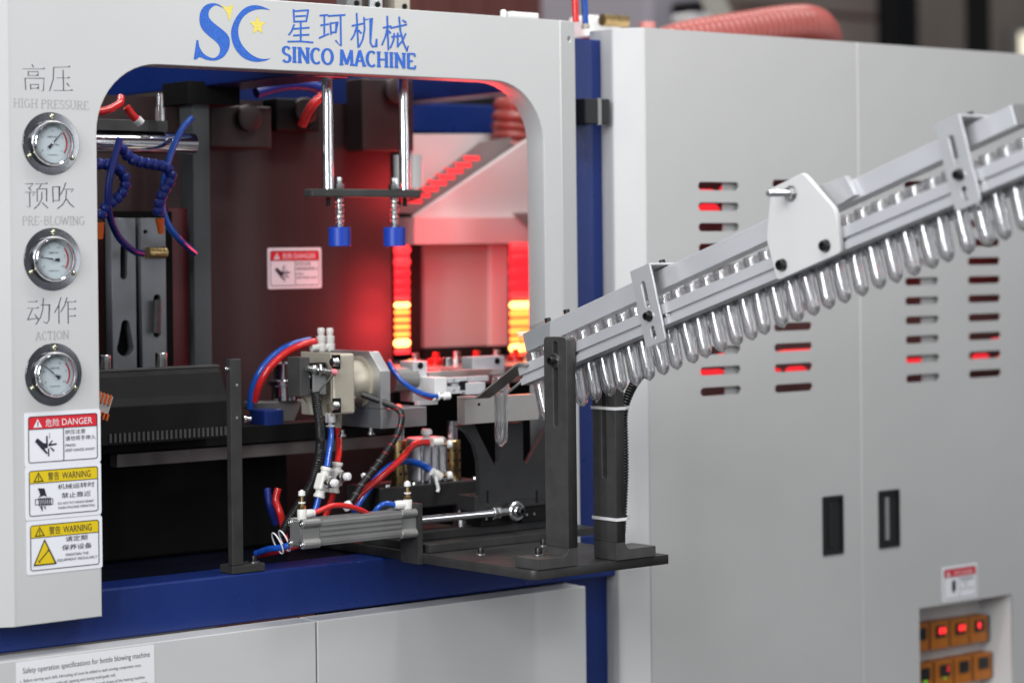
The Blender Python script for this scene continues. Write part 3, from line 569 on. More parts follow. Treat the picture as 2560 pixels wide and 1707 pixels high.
sticker(p0.x, p1.x, p1.z, p0.z, 0, m_sred, [('危险', .30, .2, .5, .2), ('DANGER', .54, .2, .45, .36)], [('高温危险', .52, .55, .12, .4, 'l'), ('HOT', .62, .40, .07, None, 'l'), ('DO NOT TOUCH', .52, .25, .06, .42, 'l')], 'small red and white danger sticker above the control recess', None, [[(.28, .62), (.36, .60), (.36, .30), (.30, .15), (.24, .30), (.24, .55)]], .47, .27)
# hinge between upright and cabinet
hg = thing('door_hinge', 'black door hinge between the blue upright and the grey cabinet', 'hinge', PY(1495, 313, .035))
a, c = PY(1463, 246, .040), PY(1497, 311, .040)
B().box((a.x, .040, c.z), (c.x, .069, a.z), .002).put('leaf', m_modblack, hg)
a2, c2 = PY(1502, 243, .036), PY(1526, 311, .036)
B().box((c.x+.0065, .036, c.z), (c2.x, .0415, a.z), .002).put('leaf', m_modblack, hg)
B().cyl((c.x+.003, .042, c.z-.001), (c.x+.003, .042, a.z+.001), .0045, 14).put('pin', m_grey, hg)

# ================================================================== BASE PLATE, POSTS
PT = -.4474
bp = thing('base_plate', 'thick black steel base plate jutting out from the machine table', 'plate', (2.23, -.1, ZTAB))
pl = [(2.1075, .30), (2.1075, -.300), (2.1155, -.309), (2.366, -.309), (2.366, .30)]
me = plate(pl, [], PT-ZTAB-.001, (0, 0, PT), EX, EY, .0008); place('plate_body', me, m_black2, bp)
B().box((2.1165, -.054, PT+.0006), (2.45, .12, PT+.0126), .0008).put('riser_plate', m_black2, bp)
for x, y in ((2.167, -.114), (2.30, -.10)): socket_bolt((x, y, PT), EZ, bp, .0048, .009)
def lpost(name, xa, xb, foot, label, ztop, slot, bz):
    """flat bar bent to an L: face looks along -X, foot of the given side"""
    t = thing(name, label, 'support post', ((xa+xb)/2, -.287, PT)); y0, y1 = -.3125, -.2615
    T = xb-xa
    me = plate(rrect(0, 0, y1-y0, ztop-(PT+.0264), .007)[:14]+[(0, 0), (y1-y0, 0)], [rrect(.0205, slot[0]-(PT+.0264), .0305, slot[1]-(PT+.0264), .0049)], T, (xa, y1, PT+.0264), Vector((0, -1, 0)), EZ, .0008)
    up = place('upright_bar', me, m_black, t)
    s = -1 if foot < xa else 1; xo = xb if s < 0 else xa; xi = xa if s < 0 else xb; th = .0157; r = .010
    prof = [(xo, PT+.0205)] + [(xo, PT+.0005)] + [(foot, PT+.0005), (foot, PT+th)] + [(xi+s*r-s*r*math.sin(R(90*k/6)), PT+th+r-r*math.cos(R(90*k/6))) for k in range(7)] + [(xi, PT+.0258)] + [(xi, PT+.0205+.0053), (xo, PT+.0205+.0053)]
    prof = [(xo, PT+.0262), (xo, PT+.0005), (foot, PT+.0005), (foot, PT+th)] + [(xi+s*r-s*r*math.sin(R(90*k/6)), PT+th+r-r*math.cos(R(90*k/6))) for k in range(7)] + [(xi, PT+.0262)]
    B().prism([(x, y0+.0002, z) for x, z in prof], (0, y1-y0-.0004, 0), .0007).put('foot', m_black, t)
    return t
zs1, zs0 = PX(1386, 853, 2.17).z, PX(1386, 1068, 2.17).z
post = lpost('slotted_post', 2.170, 2.187, 2.1125, 'black slotted steel post holding the near side of the inclined chute', -.1205, (zs0, zs1), 0)
socket_bolt((2.144, -.276, PT+.0162), EZ, post, .0052, .009, wm=m_zinc)
pbz = PX(1387, 901, 2.17); socket_bolt((2.1698, pbz.y, pbz.z), (-1, 0, 0), post, .0062, .009, wm=m_zinc)
post2 = lpost('slotted_post', 2.2615, 2.2785, 2.338, 'black slotted steel post with a corrugated hose tied to it', -.150, (-.33, -.175), 0)
socket_bolt((2.305, -.272, PT+.0162), EZ, post2, .0052, .010)
# hose tied to the far post
hp = [PY(*p, -.296) for p in ((1553, 1330), (1556, 1270), (1560, 1180), (1559, 1100), (1558, 1040), (1566, 1000), (1588, 955), (1618, 920), (1652, 885), (1690, 850))]
B().tube(spline(hp, 8), .0062, 14, ridge=(.0042, .0011)).put('corrugated_hose', m_hose, None, 'black corrugated hose rising beside the far post to the chute', 'hose')
for v, lb in ((1019, 'upper white cable tie around the far black post'), (1294, 'lower white cable tie around the far black post')):
    z = PX(1500, v, 2.2615).z; tl = .0010
    b = B(); x0, x1, y0, y1 = 2.2605, 2.2955, -.3135, -.2605
    lp = [(x0, y1), (x0, y0), (2.2790, y0), (x1, -.303), (x1, -.290), (2.2790, y1)]
    rg = [[b.bm.verts.new((x+dx, y+dy, z+zz_)) for x, y in lp] for dx, dy, zz_ in ((0, 0, -.0022), (0, 0, .0022))]
    for i in range(6): b.bm.faces.new((rg[0][i], rg[0][(i+1) % 6], rg[1][(i+1) % 6], rg[1][i]))
    me = b.mesh('tie'); o = place('cable_tie', me, m_tie, None, lb, 'cable tie', 'cable ties on the far post'); sd = o.modifiers.new('thick', 'SOLIDIFY'); sd.thickness = .0011; sd.offset = 1

# ================================================================== INCLINED PREFORM CHUTE
AL = R(16.71); CA, SA = math.cos(AL), math.sin(AL); KY, KZ = -.3113, -.1567
def K(s, n, x): return Vector((x, KY-s*CA+n*SA, KZ+s*SA+n*CA))
def Kinv(p): dy, dz = p.y-KY, p.z-KZ; return (-dy*CA+dz*SA, dy*SA+dz*CA)
ES, EN = Vector((0, -CA, SA)), Vector((0, SA, CA))
ch = thing('preform_chute', 'inclined aluminium preform chute running down to the machine window', 'chute', (2.2255, -.6, PT))
XN, XF, XCc = 2.1905, 2.2605, 2.2255
def rail(x0, sg, s0, s1):
    """T-slot profile; outer face at x0, body towards sg"""
    w_, h = .0195, .0292; sec = [(0, 0), (w_, 0), (w_, h), (0, h), (0, .0150), (.006, .0150), (.006, .0095), (0, .0095)]
    return B().prism([K(s0, n, x0+sg*x) for x, n in sec], ES*(s1-s0))
rail(XN, 1, -.132, 1.10).put('side_rail', m_aluS, ch); rail(XF, -1, -.132, 1.10).put('side_rail', m_aluS, ch)
s_end = Kinv(PX(2530, 270, 2.2135))[0]
B().prism([K(-.134, .0500, 2.2135), K(s_end, .0655, 2.2135), K(s_end, .0910, 2.2135), K(-.134, .0785, 2.2135)], (.024, 0, 0), .0008).put('guard_bar', m_aluS, ch)
B().prism([K(s_end+.0003, .0640, 2.214), K(s_end+.006, .0640, 2.214), K(s_end+.006, .0905, 2.214), K(s_end+.0003, .0905, 2.214)], (.023, 0, 0), .0008).put('end_cap', m_grey, ch)
def hanger(s0, s1, n0, n1, hole):
    t = 'hanger_bracket'
    me = plate(rrect(0, n0, s1-s0, n1, .0045), [rrect((s1-s0)/2-.0042, n0+.052, (s1-s0)/2+.0042, n0+.090, .0041), rrect((s1-s0)/2-.0042, n0+.008, (s1-s0)/2+.0042, n0+.026, .0041)], .003, K(s0, 0, XN-.0075), ES, EN, .0004)
    o = place(t, me, m_alu, ch)
    B().prism([K(s0, n1-.0032, XN-.0073), K(s1, n1-.0032, XN-.0073), K(s1, n1, XN-.0073), K(s0, n1, XN-.0073)], (.055, 0, 0), .0006).put('bracket_flange', m_alu, o)
    sm = (s0+s1)/2
    B().lathe(K(sm, n0+.040, XN-.0074), (-1, 0, 0), [(.0078, 0), (.0078, .0016), (.0001, .0017)], 24).put('washer', m_zinc, o)
    B().lathe(K(sm, n0+.040, XN-.0092), (-1, 0, 0), [(.0056, 0), (.0056, .0068), (.005, .0076), (.0032, .0076), (.003, .003), (.0001, .0028)], 18).put('bolt', m_boltk, o)
    B().lathe(K(sm+.006, n1+.0002, 2.222), EN, [(.0065, 0), (.0065, .0014), (.0001, .0015)], 20).put('washer', m_zinc, o)
    B().lathe(K(sm+.006, n1+.0017, 2.222), EN, [(.0044, 0), (.0044, .006), (.0001, .0061)], 16).put('bolt', m_boltk, o)
    B().box(K(s1+.003, .012, XN)-Vector((.001, .004, .002)), K(s1+.003, .012, XN)+Vector((.004, .004, .003)), .0005).put('slot_nut', m_zinc, o)
hanger(.155, .197, -.0218, .0885, 0); hanger(.733, .774, -.0117, .0985, 0)
for u, v in ((1250+525/4.48, 700+400/4.48), (1250+735/4.48, 700+300/4.48)):
    s_ = Kinv(PX(u, v, 2.222))[0]
    B().lathe(K(s_, .0783, 2.222), EN, [(.0072, 0), (.0072, .0014), (.0001, .0015)], 20).put('washer', m_zinc, ch)
    B().lathe(K(s_, .0799, 2.222), EN, [(.0048, 0), (.0048, .0068), (.0043, .0075), (.0001, .0076)], 16).put('bolt', m_boltk, ch)
for s_ in (-.010, .50): B().box(K(s_, .012, XN)-Vector((.001, .004, .002)), K(s_, .012, XN)+Vector((.004, .004, .003)), .0005).put('slot_nut', m_zinc, ch)
# white side plate
wp = [(1500, 18), (1545, 55), (1880, 440), (1908, 520), (1968, 965), (1940, 1000), (1215, 1320), (1180, 1305), (1066, 860), (1062, 780), (1105, 300), (1130, 195), (1480, 20)]
XW = 2.1795
P2 = []
for p in wp:
    s_, n_ = Kinv(PX(1700+p[0]/4.9, 430+p[1]/4.9, XW)); P2.append((s_, n_))
P2 = P2[::-1] if sum((a[0]*b_[1]-b_[0]*a[1]) for a, b_ in zip(P2, P2[1:]+P2[:1])) < 0 else P2
so = place('white_side_plate', plate(P2, [], .008, K(0, 0, XW), ES, EN, .0008), m_white, ch)
for p in ((1765, 905), (1235, 1140)):
    q = PX(1700+p[0]/4.9, 430+p[1]/4.9, XW-.004)
    B().lathe((XW-.0002, q.y, q.z), (-1, 0, 0), [(.0085, 0), (.0085, .0012), (.0001, .0013)], 20).put('washer', m_zinc, so)
    B().lathe((XW-.0015, q.y, q.z), (-1, 0, 0), [(.0068, 0), (.0068, .0060), (.0060, .007), (.0038, .007), (.0035, .003), (.0001, .0028)], 18).put('bolt', m_boltk, so)
q = PX(1700+1365/4.9, 430+265/4.9, XW)
B().lathe((XW-.0002, q.y, q.z), (-1, 0, 0), [(.0105, 0), (.0105, .0014), (.0001, .0015)], 24).put('washer', m_zinc, so)
B().lathe((XW-.0017, q.y, q.z), (-1, 0, 0), [(.0078, 0), (.0078, .006), (.0001, .0061)], 6).put('nut', m_zinc, so)
B().tube([(XW-.0078-.0005*k, q.y, q.z) for k in range(70)], .0040, 12, ridge=(.0013, .0003)).put('threaded_stud', m_chrome, so)
# angle block on the guard bar
blk = [Kinv(PX(1700+x/4.9, 430+y/4.9, 2.203)) for x, y in ((1640, 190), (2020, 50), (2140, 280), (1880, 440))]
B().prism([K(*p, 2.2035) for p in blk], (.0096, 0, 0), .0006).put('angle_block', m_alu, ch)
# acrylic end guard
ac = [Kinv(PX(1250+x/4.48, 700+y/4.48, 2.2125)) for x, y in ((203, 572), (560, 425), (560, 760), (300, 905), (262, 880))]
B().prism([K(*p, 2.2105) for p in ac], (.0022, 0, 0), .0004).put('acrylic_guard', m_acryl, ch)
B().prism([K(*p, 2.2390) for p in ac], (.0022, 0, 0), .0004).put('acrylic_guard', m_acryl, ch)
B().prism([K(ac[0][0]-.0024, ac[0][1], 2.2128), K(ac[0][0], ac[0][1], 2.2128), K(ac[4][0], ac[4][1], 2.2128), K(ac[4][0]-.0024, ac[4][1], 2.2128)], (.026, 0, 0), .0004).put('acrylic_guard', m_acryl, ch)
# guide strips from the chute end down to the pick-up block
gd = thing('guide_strips', 'bent steel guide strips leading from the chute end down to the steel block', 'guide', (2.225, -.1, -.222))
for xx, dy, hgt in ((2.180, -.012, .020), (2.254, .012, .006)):
    pts = [(-.192, -.165), (-.180, -.1635), (-.172, -.166), (-.082, -.2150), (-.0745, -.2180), (-.031, -.2183)]
    pr = [(xx, y+dy, z) for y, z in pts] + [(xx, y+dy+ (0.0), z+.0026) for y, z in pts[::-1]]
    B().prism(pr, (.029 if xx < 2.22 else .004, 0, 0)).put('strip', mat('steel_shaded_brown', (.34, .31, .29), .3, metal=.5) if xx < 2.22 else m_alu, gd)  # brown shade of the near strip's underside is put into its colour
# preforms
def preform_mesh():
    o = [(.0, -.0870), (.0018, -.0870), (.0022, -.0857), (.0055, -.0838), (.0086, -.0798), (.0101, -.073), (.0104, -.022), (.0110, -.009), (.0113, -.002), (.0148, -.0012), (.0150, .0), (.0148, .0012), (.0122, .0016)]
    z = .0022
    for k in range(3):
        o += [(.0122, z+.0014), (.0136, z+.0022), (.0136, z+.0031), (.0122, z+.0040)]; z += .0042
    o += [(.0122, .0180), (.0118, .0188), (.0098, .0188), (.0094, .0178), (.0093, -.004), (.0086, -.010), (.0074, -.023), (.0071, -.072), (.0058, -.0775), (.003, -.0812), (.0, -.0820)]
    b = B(); b.lathe((0, 0, 0), (0, 0, 1), o, 28, cap=False); me = b.mesh('preform'); me.materials.append(m_pet); return me
pm = preform_mesh()
s_ref = Kinv(PX(1520, 977.6, XCc))[0]; pitch = .02995
kmin = math.ceil((-.150-s_ref)/pitch); kmax = int((.99-s_ref)/pitch)
ordw = 'first second third fourth fifth sixth seventh eighth ninth tenth eleventh twelfth thirteenth fourteenth fifteenth sixteenth seventeenth eighteenth nineteenth twentieth'.split()
def ordinal(n):
    if n < 20: return ordw[n]
    tens = {2: 'twenty', 3: 'thirty', 4: 'forty'}[(n+1)//10]; u_ = (n+1) % 10
    return {2: 'twentieth', 3: 'thirtieth', 4: 'fortieth'}[(n+1)//10] if u_ == 0 else tens+'-'+ordw[u_-1]
for i, k in enumerate(range(kmin, kmax+1)):
    o = bpy.data.objects.new('preform', pm); COL.objects.link(o); s_ = s_ref+pitch*k + .0045
    o.location = K(s_, .0305, XCc+random.uniform(-.0006, .0006)); o.rotation_euler = (-(AL*random.uniform(.78, .98)), random.uniform(-.02, .02), random.uniform(0, 6.28))
    o.rotation_euler = (Matrix.Rotation(-AL*random.uniform(.80, .98), 3, 'X') @ Matrix.Rotation(random.uniform(-.025, .025), 3, 'Y') @ Matrix.Rotation(random.uniform(0, 6), 3, 'Z')).to_euler()
    props(o, f'clear plastic preform hanging in the chute, {ordinal(i)} up from its lower end', 'preform', 'clear preforms queued in the chute')
o = bpy.data.objects.new('preform', pm); COL.objects.link(o); o.location = (2.2205, -.099, -.2038)
props(o, 'clear plastic preform hanging upright before the steel block, past the chute', 'preform', 'clear preforms queued in the chute')
# ================================================================== AIR CYLINDER ON THE BASE PLATE
YC, ZC = -.030, -.4005
ztop = PX(1060, 1261, 2.0985).z
br = thing('cylinder_bracket', 'black upright bracket plate that carries the grey air cylinder', 'bracket', (2.103, -.028, ZTAB))
B().box((2.0985, -.0505, ZTAB), (2.1070, -.005, ztop), .0006).put('bracket_plate', m_black2, br)
cyl = thing('air_cylinder', 'grey ribbed air cylinder lying in front of the blue beam', 'air cylinder', (2.0, YC, ZC-.021))
def xsec(pts, x0, x1): return B().prism([(x0, YC+y, ZC+z) for y, z in pts], (x1-x0, 0, 0))
def capsec(h, r, n=5): return rrect(-h, -h, h, h, r, n)
X0c, X1c, X2c, X3c = 1.8945, 1.9235, 2.0705, 2.0980
cross = []                                               # end caps: waisted square between four bosses
for k in range(4):
    a = k*90
    for y, z in ((.0120, .0195), (.0075, .0165), (-.0075, .0165), (-.0120, .0195)):
        cross.append((y*math.cos(R(a))-z*math.sin(R(a)), y*math.sin(R(a))+z*math.cos(R(a))))
for x0, x1 in ((X0c, X1c), (X2c, X3c)):
    c0 = xsec(cross, x0, x1).put('end_cap', m_castgrey, cyl)
    for sy in (-1, 1):
        for sz in (-1, 1):
            B().cyl((x0-.0012, YC+sy*.0150, ZC+sz*.0150), (x1, YC+sy*.0150, ZC+sz*.0150), .0066, 20, bev=.0006).put('corner_boss', m_castgrey, c0)
            if x0 == X0c: B().lathe((x0-.0010, YC+sy*.0150, ZC+sz*.0150), (-1, 0, 0), [(.0045, 0), (.0045, .0012), (.0040, .0017), (.0024, .0017), (.0022, .0006), (.0001, .0005)], 16).put('screw', m_zinc, c0)
B().cyl((X0c-.0016, YC, ZC-.001), (X0c, YC, ZC-.001), .0130, 32).put('face_disc', m_castgrey, cyl)
place('face_lettering', text_bm([('Y', .0, .0, .0045, .0035, 'c'), ('32', -.004, .001, .003, None, 'c')], lambda p: Vector((X0c-.0019, YC-p.x, ZC-.002+p.y))), m_grey, cyl)
rib = []
for k in range(4):                                       # barrel section with grooves on each side
    a = k*90; rr = [(.0182, .0150), (.0182, .0182), (.0150, .0194), (.0100, .0194), (.0092, .0172), (.0060, .0172), (.0052, .0188), (.0022, .0188), (.0016, .0170), (-.0016, .0170), (-.0022, .0188), (-.0052, .0188), (-.0060, .0172), (-.0092, .0172), (-.0100, .0194), (-.0150, .0194)]
    for y, z in rr: rib.append((y*math.cos(R(a))-z*math.sin(R(a)), y*math.sin(R(a))+z*math.cos(R(a))))
xsec(rib, X1c+.0003, X2c-.0003).put('ribbed_barrel', m_castgrey, cyl)
B().cyl((2.1072, YC, ZC+.001), (2.264, YC, ZC+.001), .0060, 20).put('piston_rod', m_chrome, cyl)
B().lathe((2.256, YC, ZC+.001), (1, 0, 0), [(.0092, 0), (.0098, .0008), (.0098, .0062), (.0092, .007)], 6).put('lock_nut', m_zinc, cyl)
B().lathe((2.2645, YC, ZC+.001), (1, 0, 0), [(.0092, 0), (.0096, .0008), (.0096, .0052), (.0065, .006), (.0062, .022)], 6).put('rod_eye_shank', m_zinc, cyl)
eye = Vector((2.303, YC, ZC+.0005))
B().lathe(eye+Vector((0, -.006, 0)), (0, 1, 0), [(.0098, 0), (.0135, .0), (.0155, .0025), (.0155, .0095), (.0135, .012), (.0098, .012)], 28, closed=True).put('rod_eye', m_zinc, cyl)
B().lathe(eye+Vector((0, -.009, 0)), (0, 1, 0), [(.0055, 0), (.0080, .003), (.0096, .008), (.0096, .010), (.0080, .015), (.0055, .018)], 24).put('ball', m_chrome, cyl)
B().lathe(eye+Vector((0, -.0095, 0)), (0, -1, 0), [(.0068, 0), (.0068, .007), (.0060, .008), (.0034, .008), (.0032, .003), (.0001, .003)], 18).put('pivot_bolt', m_boltk, cyl)
def flow_fitting(p, d, parent=None, sc_=1.0, label=None):
    """needle valve elbow: white body, brass hex, stem, knurled knob; d = side the tube leaves"""
    p, d = Vector(p), Vector(d).normalized(); k = sc_
    t = thing('flow_control_fitting', label, 'pneumatic fitting', p, 'needle valve fittings on the air cylinders') if parent is None else parent
    B().lathe(p, EZ, [(.0056*k, 0), (.0056*k, .0020*k), (.0070*k, .0024*k), (.0070*k, .0155*k), (.0062*k, .0170*k)], 22).put('valve_body', m_whiteplastic, t)
    e = p+EZ*.0095*k
    B().lathe(e+d*.004*k, d, [(.0062*k, 0), (.0066*k, .004*k), (.0066*k, .0125*k), (.0058*k, .0137*k)], 22).put('elbow', m_whiteplastic, t)
    B().lathe(e+d*.0179*k, d, [(.0060*k, 0), (.0060*k, .0016*k), (.0001, .0017*k)], 20).put('release_ring', m_tie, t)
    B().lathe(p+EZ*.0171*k, EZ, [(.0056*k, 0), (.0058*k, .0006), (.0058*k, .0052*k), (.005*k, .0058*k)], 6).put('hex', m_brass, t)
    B().lathe(p+EZ*.0231*k, EZ, [(.0032*k, 0), (.0032*k, .0022*k), (.0052*k, .0024*k), (.0052*k, .0048*k), (.0026*k, .0052*k), (.0024*k, .0135*k)], 18).put('stem', m_whiteplastic if 0 else m_brass, t)
    b = B(); b.lathe(p+EZ*.0255*k, EZ, [(.0053*k, 0), (.0053*k, .0024*k)], 18); b.put('lock_ring', m_tie, t)
    prof = []
    b = B(); b.lathe(p+EZ*.0365*k, EZ, [(.0046*k, 0), (.0052*k, .0008*k), (.0048*k, .0064*k), (.0022*k, .0072*k), (.002*k, .0085*k)], 16); b.put('knob', m_tie, t)
    return t, e+d*.0195*k
ca = PY(755, 1285, YC); cb = PY(1019, 1262, YC)
fa, fap = flow_fitting((ca.x, YC, ZC+.0170), (1, 0, 0), label='needle valve fitting with red tube on the rear end of the grey air cylinder')
fb, fbp = flow_fitting((cb.x, YC, ZC+.0170), (-.92, .38, 0), label='needle valve fitting with blue tube on the front end of the grey air cylinder')
def tube(name, pts, r, m, label, cat='tube', sub=8, n=12): return B().tube(spline(pts, sub), r, n).put(name, m, None, label, cat)
tube('air_tube', [fap, PY(830, 1264, YC), PY(870, 1265, YC+.002), PY(910, 1278, YC+.008), PY(935, 1300, YC+.02), PY(950, 1330, YC+.03)], .0040, m_red, 'red air tube arching behind the grey air cylinder')
tube('air_tube', [fbp, PY(965, 1258, YC+.012), PY(944, 1270, YC+.018), PY(925, 1300, YC+.03)], .0040, m_bluetube, 'blue air tube from the front fitting of the grey air cylinder')
# slide under the fork
sl = thing('slide_unit', 'dark linear slide on the base plate behind the piston rod', 'linear slide', (2.28, .0, PT+.0127))
B().box((2.118, -.008, PT+.0132), (2.44, .012, PT+.026), .001).put('rail', m_fork, sl)
B().box((2.245, -.017, PT+.0265), (2.315, .022, PT+.050), .001).put('carriage', m_dark, sl)
B().box((2.325, -.017, PT+.0265), (2.40, .022, PT+.050), .001).put('carriage', m_dark, sl)
B().box((2.232, -.0185, PT+.0505), (2.42, .026, PT+.0745), .0012).put('carriage_plate', m_fork, sl)
for x in (2.254, 2.268, 2.292, 2.306, 2.335, 2.35): B().cyl((x, -.0172, PT+.0382), (x, -.0185, PT+.0382), .0022, 10).put('screw', m_zinc, sl)
# fork plate
fk = [(1198, 1254), (1200, 1200), (1197, 1150), (1187, 1112), (1168, 1082), (1142, 1063), (1186, 1060), (1200, 1090), (1230, 1150), (1236, 1162), (1243, 1163), (1248, 1152), (1248, 1058), (1307, 1055), (1308, 1148), (1313, 1157), (1319, 1157), (1323, 1150), (1362, 1078), (1380, 1050), (1400, 1045), (1395, 1240)]
P = [PY(u, v, -.019) for u, v in fk]
fo = thing('fork_plate', 'dark steel fork plate with two rounded notches below the steel block', 'fork plate', (P[0].x+.06, -.012, P[0].z))
B().prism([(p.x, -.019, p.z) for p in P], (0, .010, 0), 0).put('plate_body', m_fork, fo)
for u in (1219, 1342): a = PY(u, 1238, -.0192); B().box((a.x-.0016, -.0196, a.z-.011), (a.x+.0016, -.0188, a.z+.008)).put('slot_mark', m_void, fo)
sb = thing('steel_block', 'bright ground steel block behind the upright preform', 'block', (2.26, -.04, -.2587))
B().box((2.1895, -.0500, -.2587), (2.335, -.0310, -.2190), .0005).put('block_body', m_steel, sb)
B().lathe((2.217, -.0502, -.2295), (0, -1, 0), [(.0026, 0), (.0024, .0002), (.0001, .0002)], 12).put('threaded_hole', m_void, sb)
B().box((2.255, -.0308, -.2587), (2.33, -.0195, -.2395), .0005).put('mounting_tab', m_fork, sb)

# ================================================================== STOP BAR AND LEFT INTERIOR
pa, pb = PY(579, 1200, .05), PY(607, 1200, .05); zt = PY(590, 897, .05).z
sbx = thing('stop_bar', 'black upright bar with bent foot standing near the window edge', 'bar', (pa.x+.02, .055, ZTAB))
B().box((pa.x, .05, ZTAB+.0125), (pb.x, .062, zt), .0012).put('upright_bar', m_black2, sbx)
fx = PY(664, 1425, .05).x
B().box((pa.x, .0502, ZTAB+.0003), (fx, .085, ZTAB+.0122), .0015).put('foot', m_black2, sbx)
socket_bolt((pb.x+.028, .066, ZTAB+.0125), EZ, sbx, .0048, .008)
for v in (962, 1044): a = PY(592, v, .0495); B().cyl((a.x, .0499, a.z), (a.x, .0490, a.z), .0022, 10).put('screw', m_zinc, sbx)
for v, sx in ((922, -1), (1048, 1)):
    a = PY(579 if sx < 0 else 607, v, .056); B().lathe((a.x, .056, a.z), (sx, 0, 0), [(.0055, 0), (.0055, .004), (.0035, .006), (.0035, .013)], 12).put('bolt', m_zinc, sbx)
# black carriage cover
y0 = .14
a, c = PY(246, 935, y0), PY(572, 1075, y0)
cc = thing('carriage_cover', 'long black carriage cover behind the gauges side of the window', 'machine cover', ((a.x+c.x)/2, y0, c.z))
prof = [(.0, 0), (.0, .055), (.006, .066), (.02, .098), (.028, .104), (.12, .104), (.12, 0)]
zb = a.z-.104
B().prism([(a.x-.12, y0+y, zb+z) for y, z in prof], (c.x-a.x+.12, 0, 0), .001).put('cover_body', m_dark, cc)
B().box((a.x-.12, y0+.03, zb+.1045), (c.x+.004, y0+.05, zb+.108), .0006).put('top_strip', m_black, cc)
b_ = []
for k in range(26):
    x = c.x-.008-.0078*k; B().box((x, y0-.0016, zb+.004), (x+.0036, y0-.0002, zb+.017)).put('tooth', m_black, cc)
for u, v in ((262, 900), (403, 893)):
    p = PY(u, v, y0+.04); B().lathe((p.x, y0+.04, zb+.1082), EZ, [(.0085, 0), (.009, .001), (.009, .020), (.0078, .0215)], 20).put('post_cap', m_zinc, cc)
def xbar(name, u0, u1, v0, v1, y, d, m, label, cat, ext=0):
    a, c = PY(u0, v0, y), PY(u1, v0, y); h = PY((u0+u1)/2, v1, y).z; zc = PY((u0+u1)/2, v0, y).z
    return B().box((a.x-ext, y, h), (c.x, y+d, zc), .001).put(name, m, None, label, cat)
xbar('cross_bar', 292, 1000, 1110, 1142, .21, .02, mat('dull_brown_steel', (.16, .14, .135), .45, metal=.4, noise=(14, .15)), 'dull grey cross bar running behind the black upright bar', 'bar')
xbar('cross_bar', 255, 1010, 1064, 1108, .20, .05, m_dark, 'black cross bar directly above the dull grey one', 'bar')
lb_ = thing('dark_interior_block', 'black block standing in for shade in the lower left of the window', 'dark filler', (1.78, .38, ZTAB))
B().box((1.45, .30, ZTAB+.0005), (2.10, .46, -.29), .004).put('box_body', m_void, lb_)  # near-black block added in place of the shaded interior
# wire connector
wc_ = thing('wire_connector', 'grey wire connector with orange levers behind the panel edge', 'connector', PY(258, 1045, .06))
a = PY(240, 985, .06); c = PY(268, 1030, .06)
B().obox(((a+c)/2+Vector((0, 0, 0))), (Vector((.94, 0, -.34)), EY, Vector((.34, 0, .94))), (.024, .012, .026), .001).put('connector_body', mat('connector_grey', (.4, .38, .36), .4), wc_)
for k in range(4):
    p = (a+c)/2+Vector((-.008+.0056*k, -.007, .010-.002*k)); B().obox(p, (Vector((.94, 0, -.34)), EY, Vector((.34, 0, .94))), (.003, .003, .015), .0006).put('lever', m_orange, wc_)
    p = p+Vector((-.004, 0, -.024)); B().obox(p, (Vector((.94, 0, -.34)), EY, Vector((.34, 0, .94))), (.003, .003, .010), .0006).put('lever', m_orange, wc_)
# mould plates with keyholes
def zplate(name, u0, v0, u1, v1, y, d, m, label, cat, holes=(), parent=None):
    a, c = PY(u0, v0, y), PY(u1, v1, y); z1 = PY((u0+u1)/2, v0, y).z; z0 = PY((u0+u1)/2, v1, y).z
    hl = []
    for hs_ in holes: hl.append([(PY(u, v, y).x, PY(u, v, y).z) for u, v in hs_])
    return place(name, plate([(a.x, z0), (c.x, z0), (c.x, z1), (a.x, z1)], hl, d, (0, y, 0), EX, EZ, .0008), m, parent, label, cat)
def slot_px(u, v0, v1, w_, n=6): return [(u+w_/2*math.cos(R(t)), v0-w_/2*math.sin(R(t))) for t in range(0, 181, 30)]+[(u+w_/2*math.cos(R(t)), v1-w_/2*math.sin(R(t))) for t in range(180, 361, 30)]
def keyhole(u, v0, v1, w_, R2): 
    pts = [(u+w_/2*math.cos(R(t)), v0-w_/2*math.sin(R(t))) for t in range(0, 181, 30)]
    return pts+[(u+R2*math.cos(R(t)), v1-R2*math.sin(R(t))) for t in range(150, 391, 20)]
m_mould = mat('grey_mould_steel', (.20, .21, .225), .38, metal=.45, noise=(14, .2), rnoise=.1)
mp = thing('mould_plate', 'grey steel mould plates with key-hole slots at the left inside', 'mould plate', PY(345, 925, .36))
zplate('left_plate', 278, 545, 343, 928, .36, .02, m_mould, None, None, [slot_px(310, 620, 690, 17), keyhole(314, 810, 870, 19, 21)], mp)
zplate('right_plate', 352, 545, 418, 925, .355, .022, m_mould, None, None, [slot_px(393, 745, 835, 17), circ(364, 580, 5, 12)], mp)
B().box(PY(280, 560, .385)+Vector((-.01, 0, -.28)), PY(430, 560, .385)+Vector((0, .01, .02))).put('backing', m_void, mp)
a = PY(352, 632, .352); c = PY(405, 632, .352); B().cyl(a+Vector((.01, -.004, 0)), c+Vector((.004, -.004, 0)), .009, 14).put('brass_fitting', m_brass, mp)
B().cyl(PY(393, 750, .345), PY(390, 832, .345), .0062, 12).put('stud', m_black, mp)
xbar('red_column', 420, 488, 520, 935, .39, .04, mat('dark_red_paint', (.13, .018, .022), .35, noise=(9, .25)), 'dark red column beside the grey mould plates', 'column')
xbar('grey_column', 481, 523, 258, 928, .37, .04, mat('grey_green_steel', (.075, .085, .088), .45, noise=(8, .15), rnoise=.08), 'dark grey upright column left of the inner brown panel', 'column')
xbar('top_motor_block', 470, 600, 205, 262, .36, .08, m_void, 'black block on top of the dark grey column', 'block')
p, q_ = PY(238, 348, .33), PY(482, 337, .33)
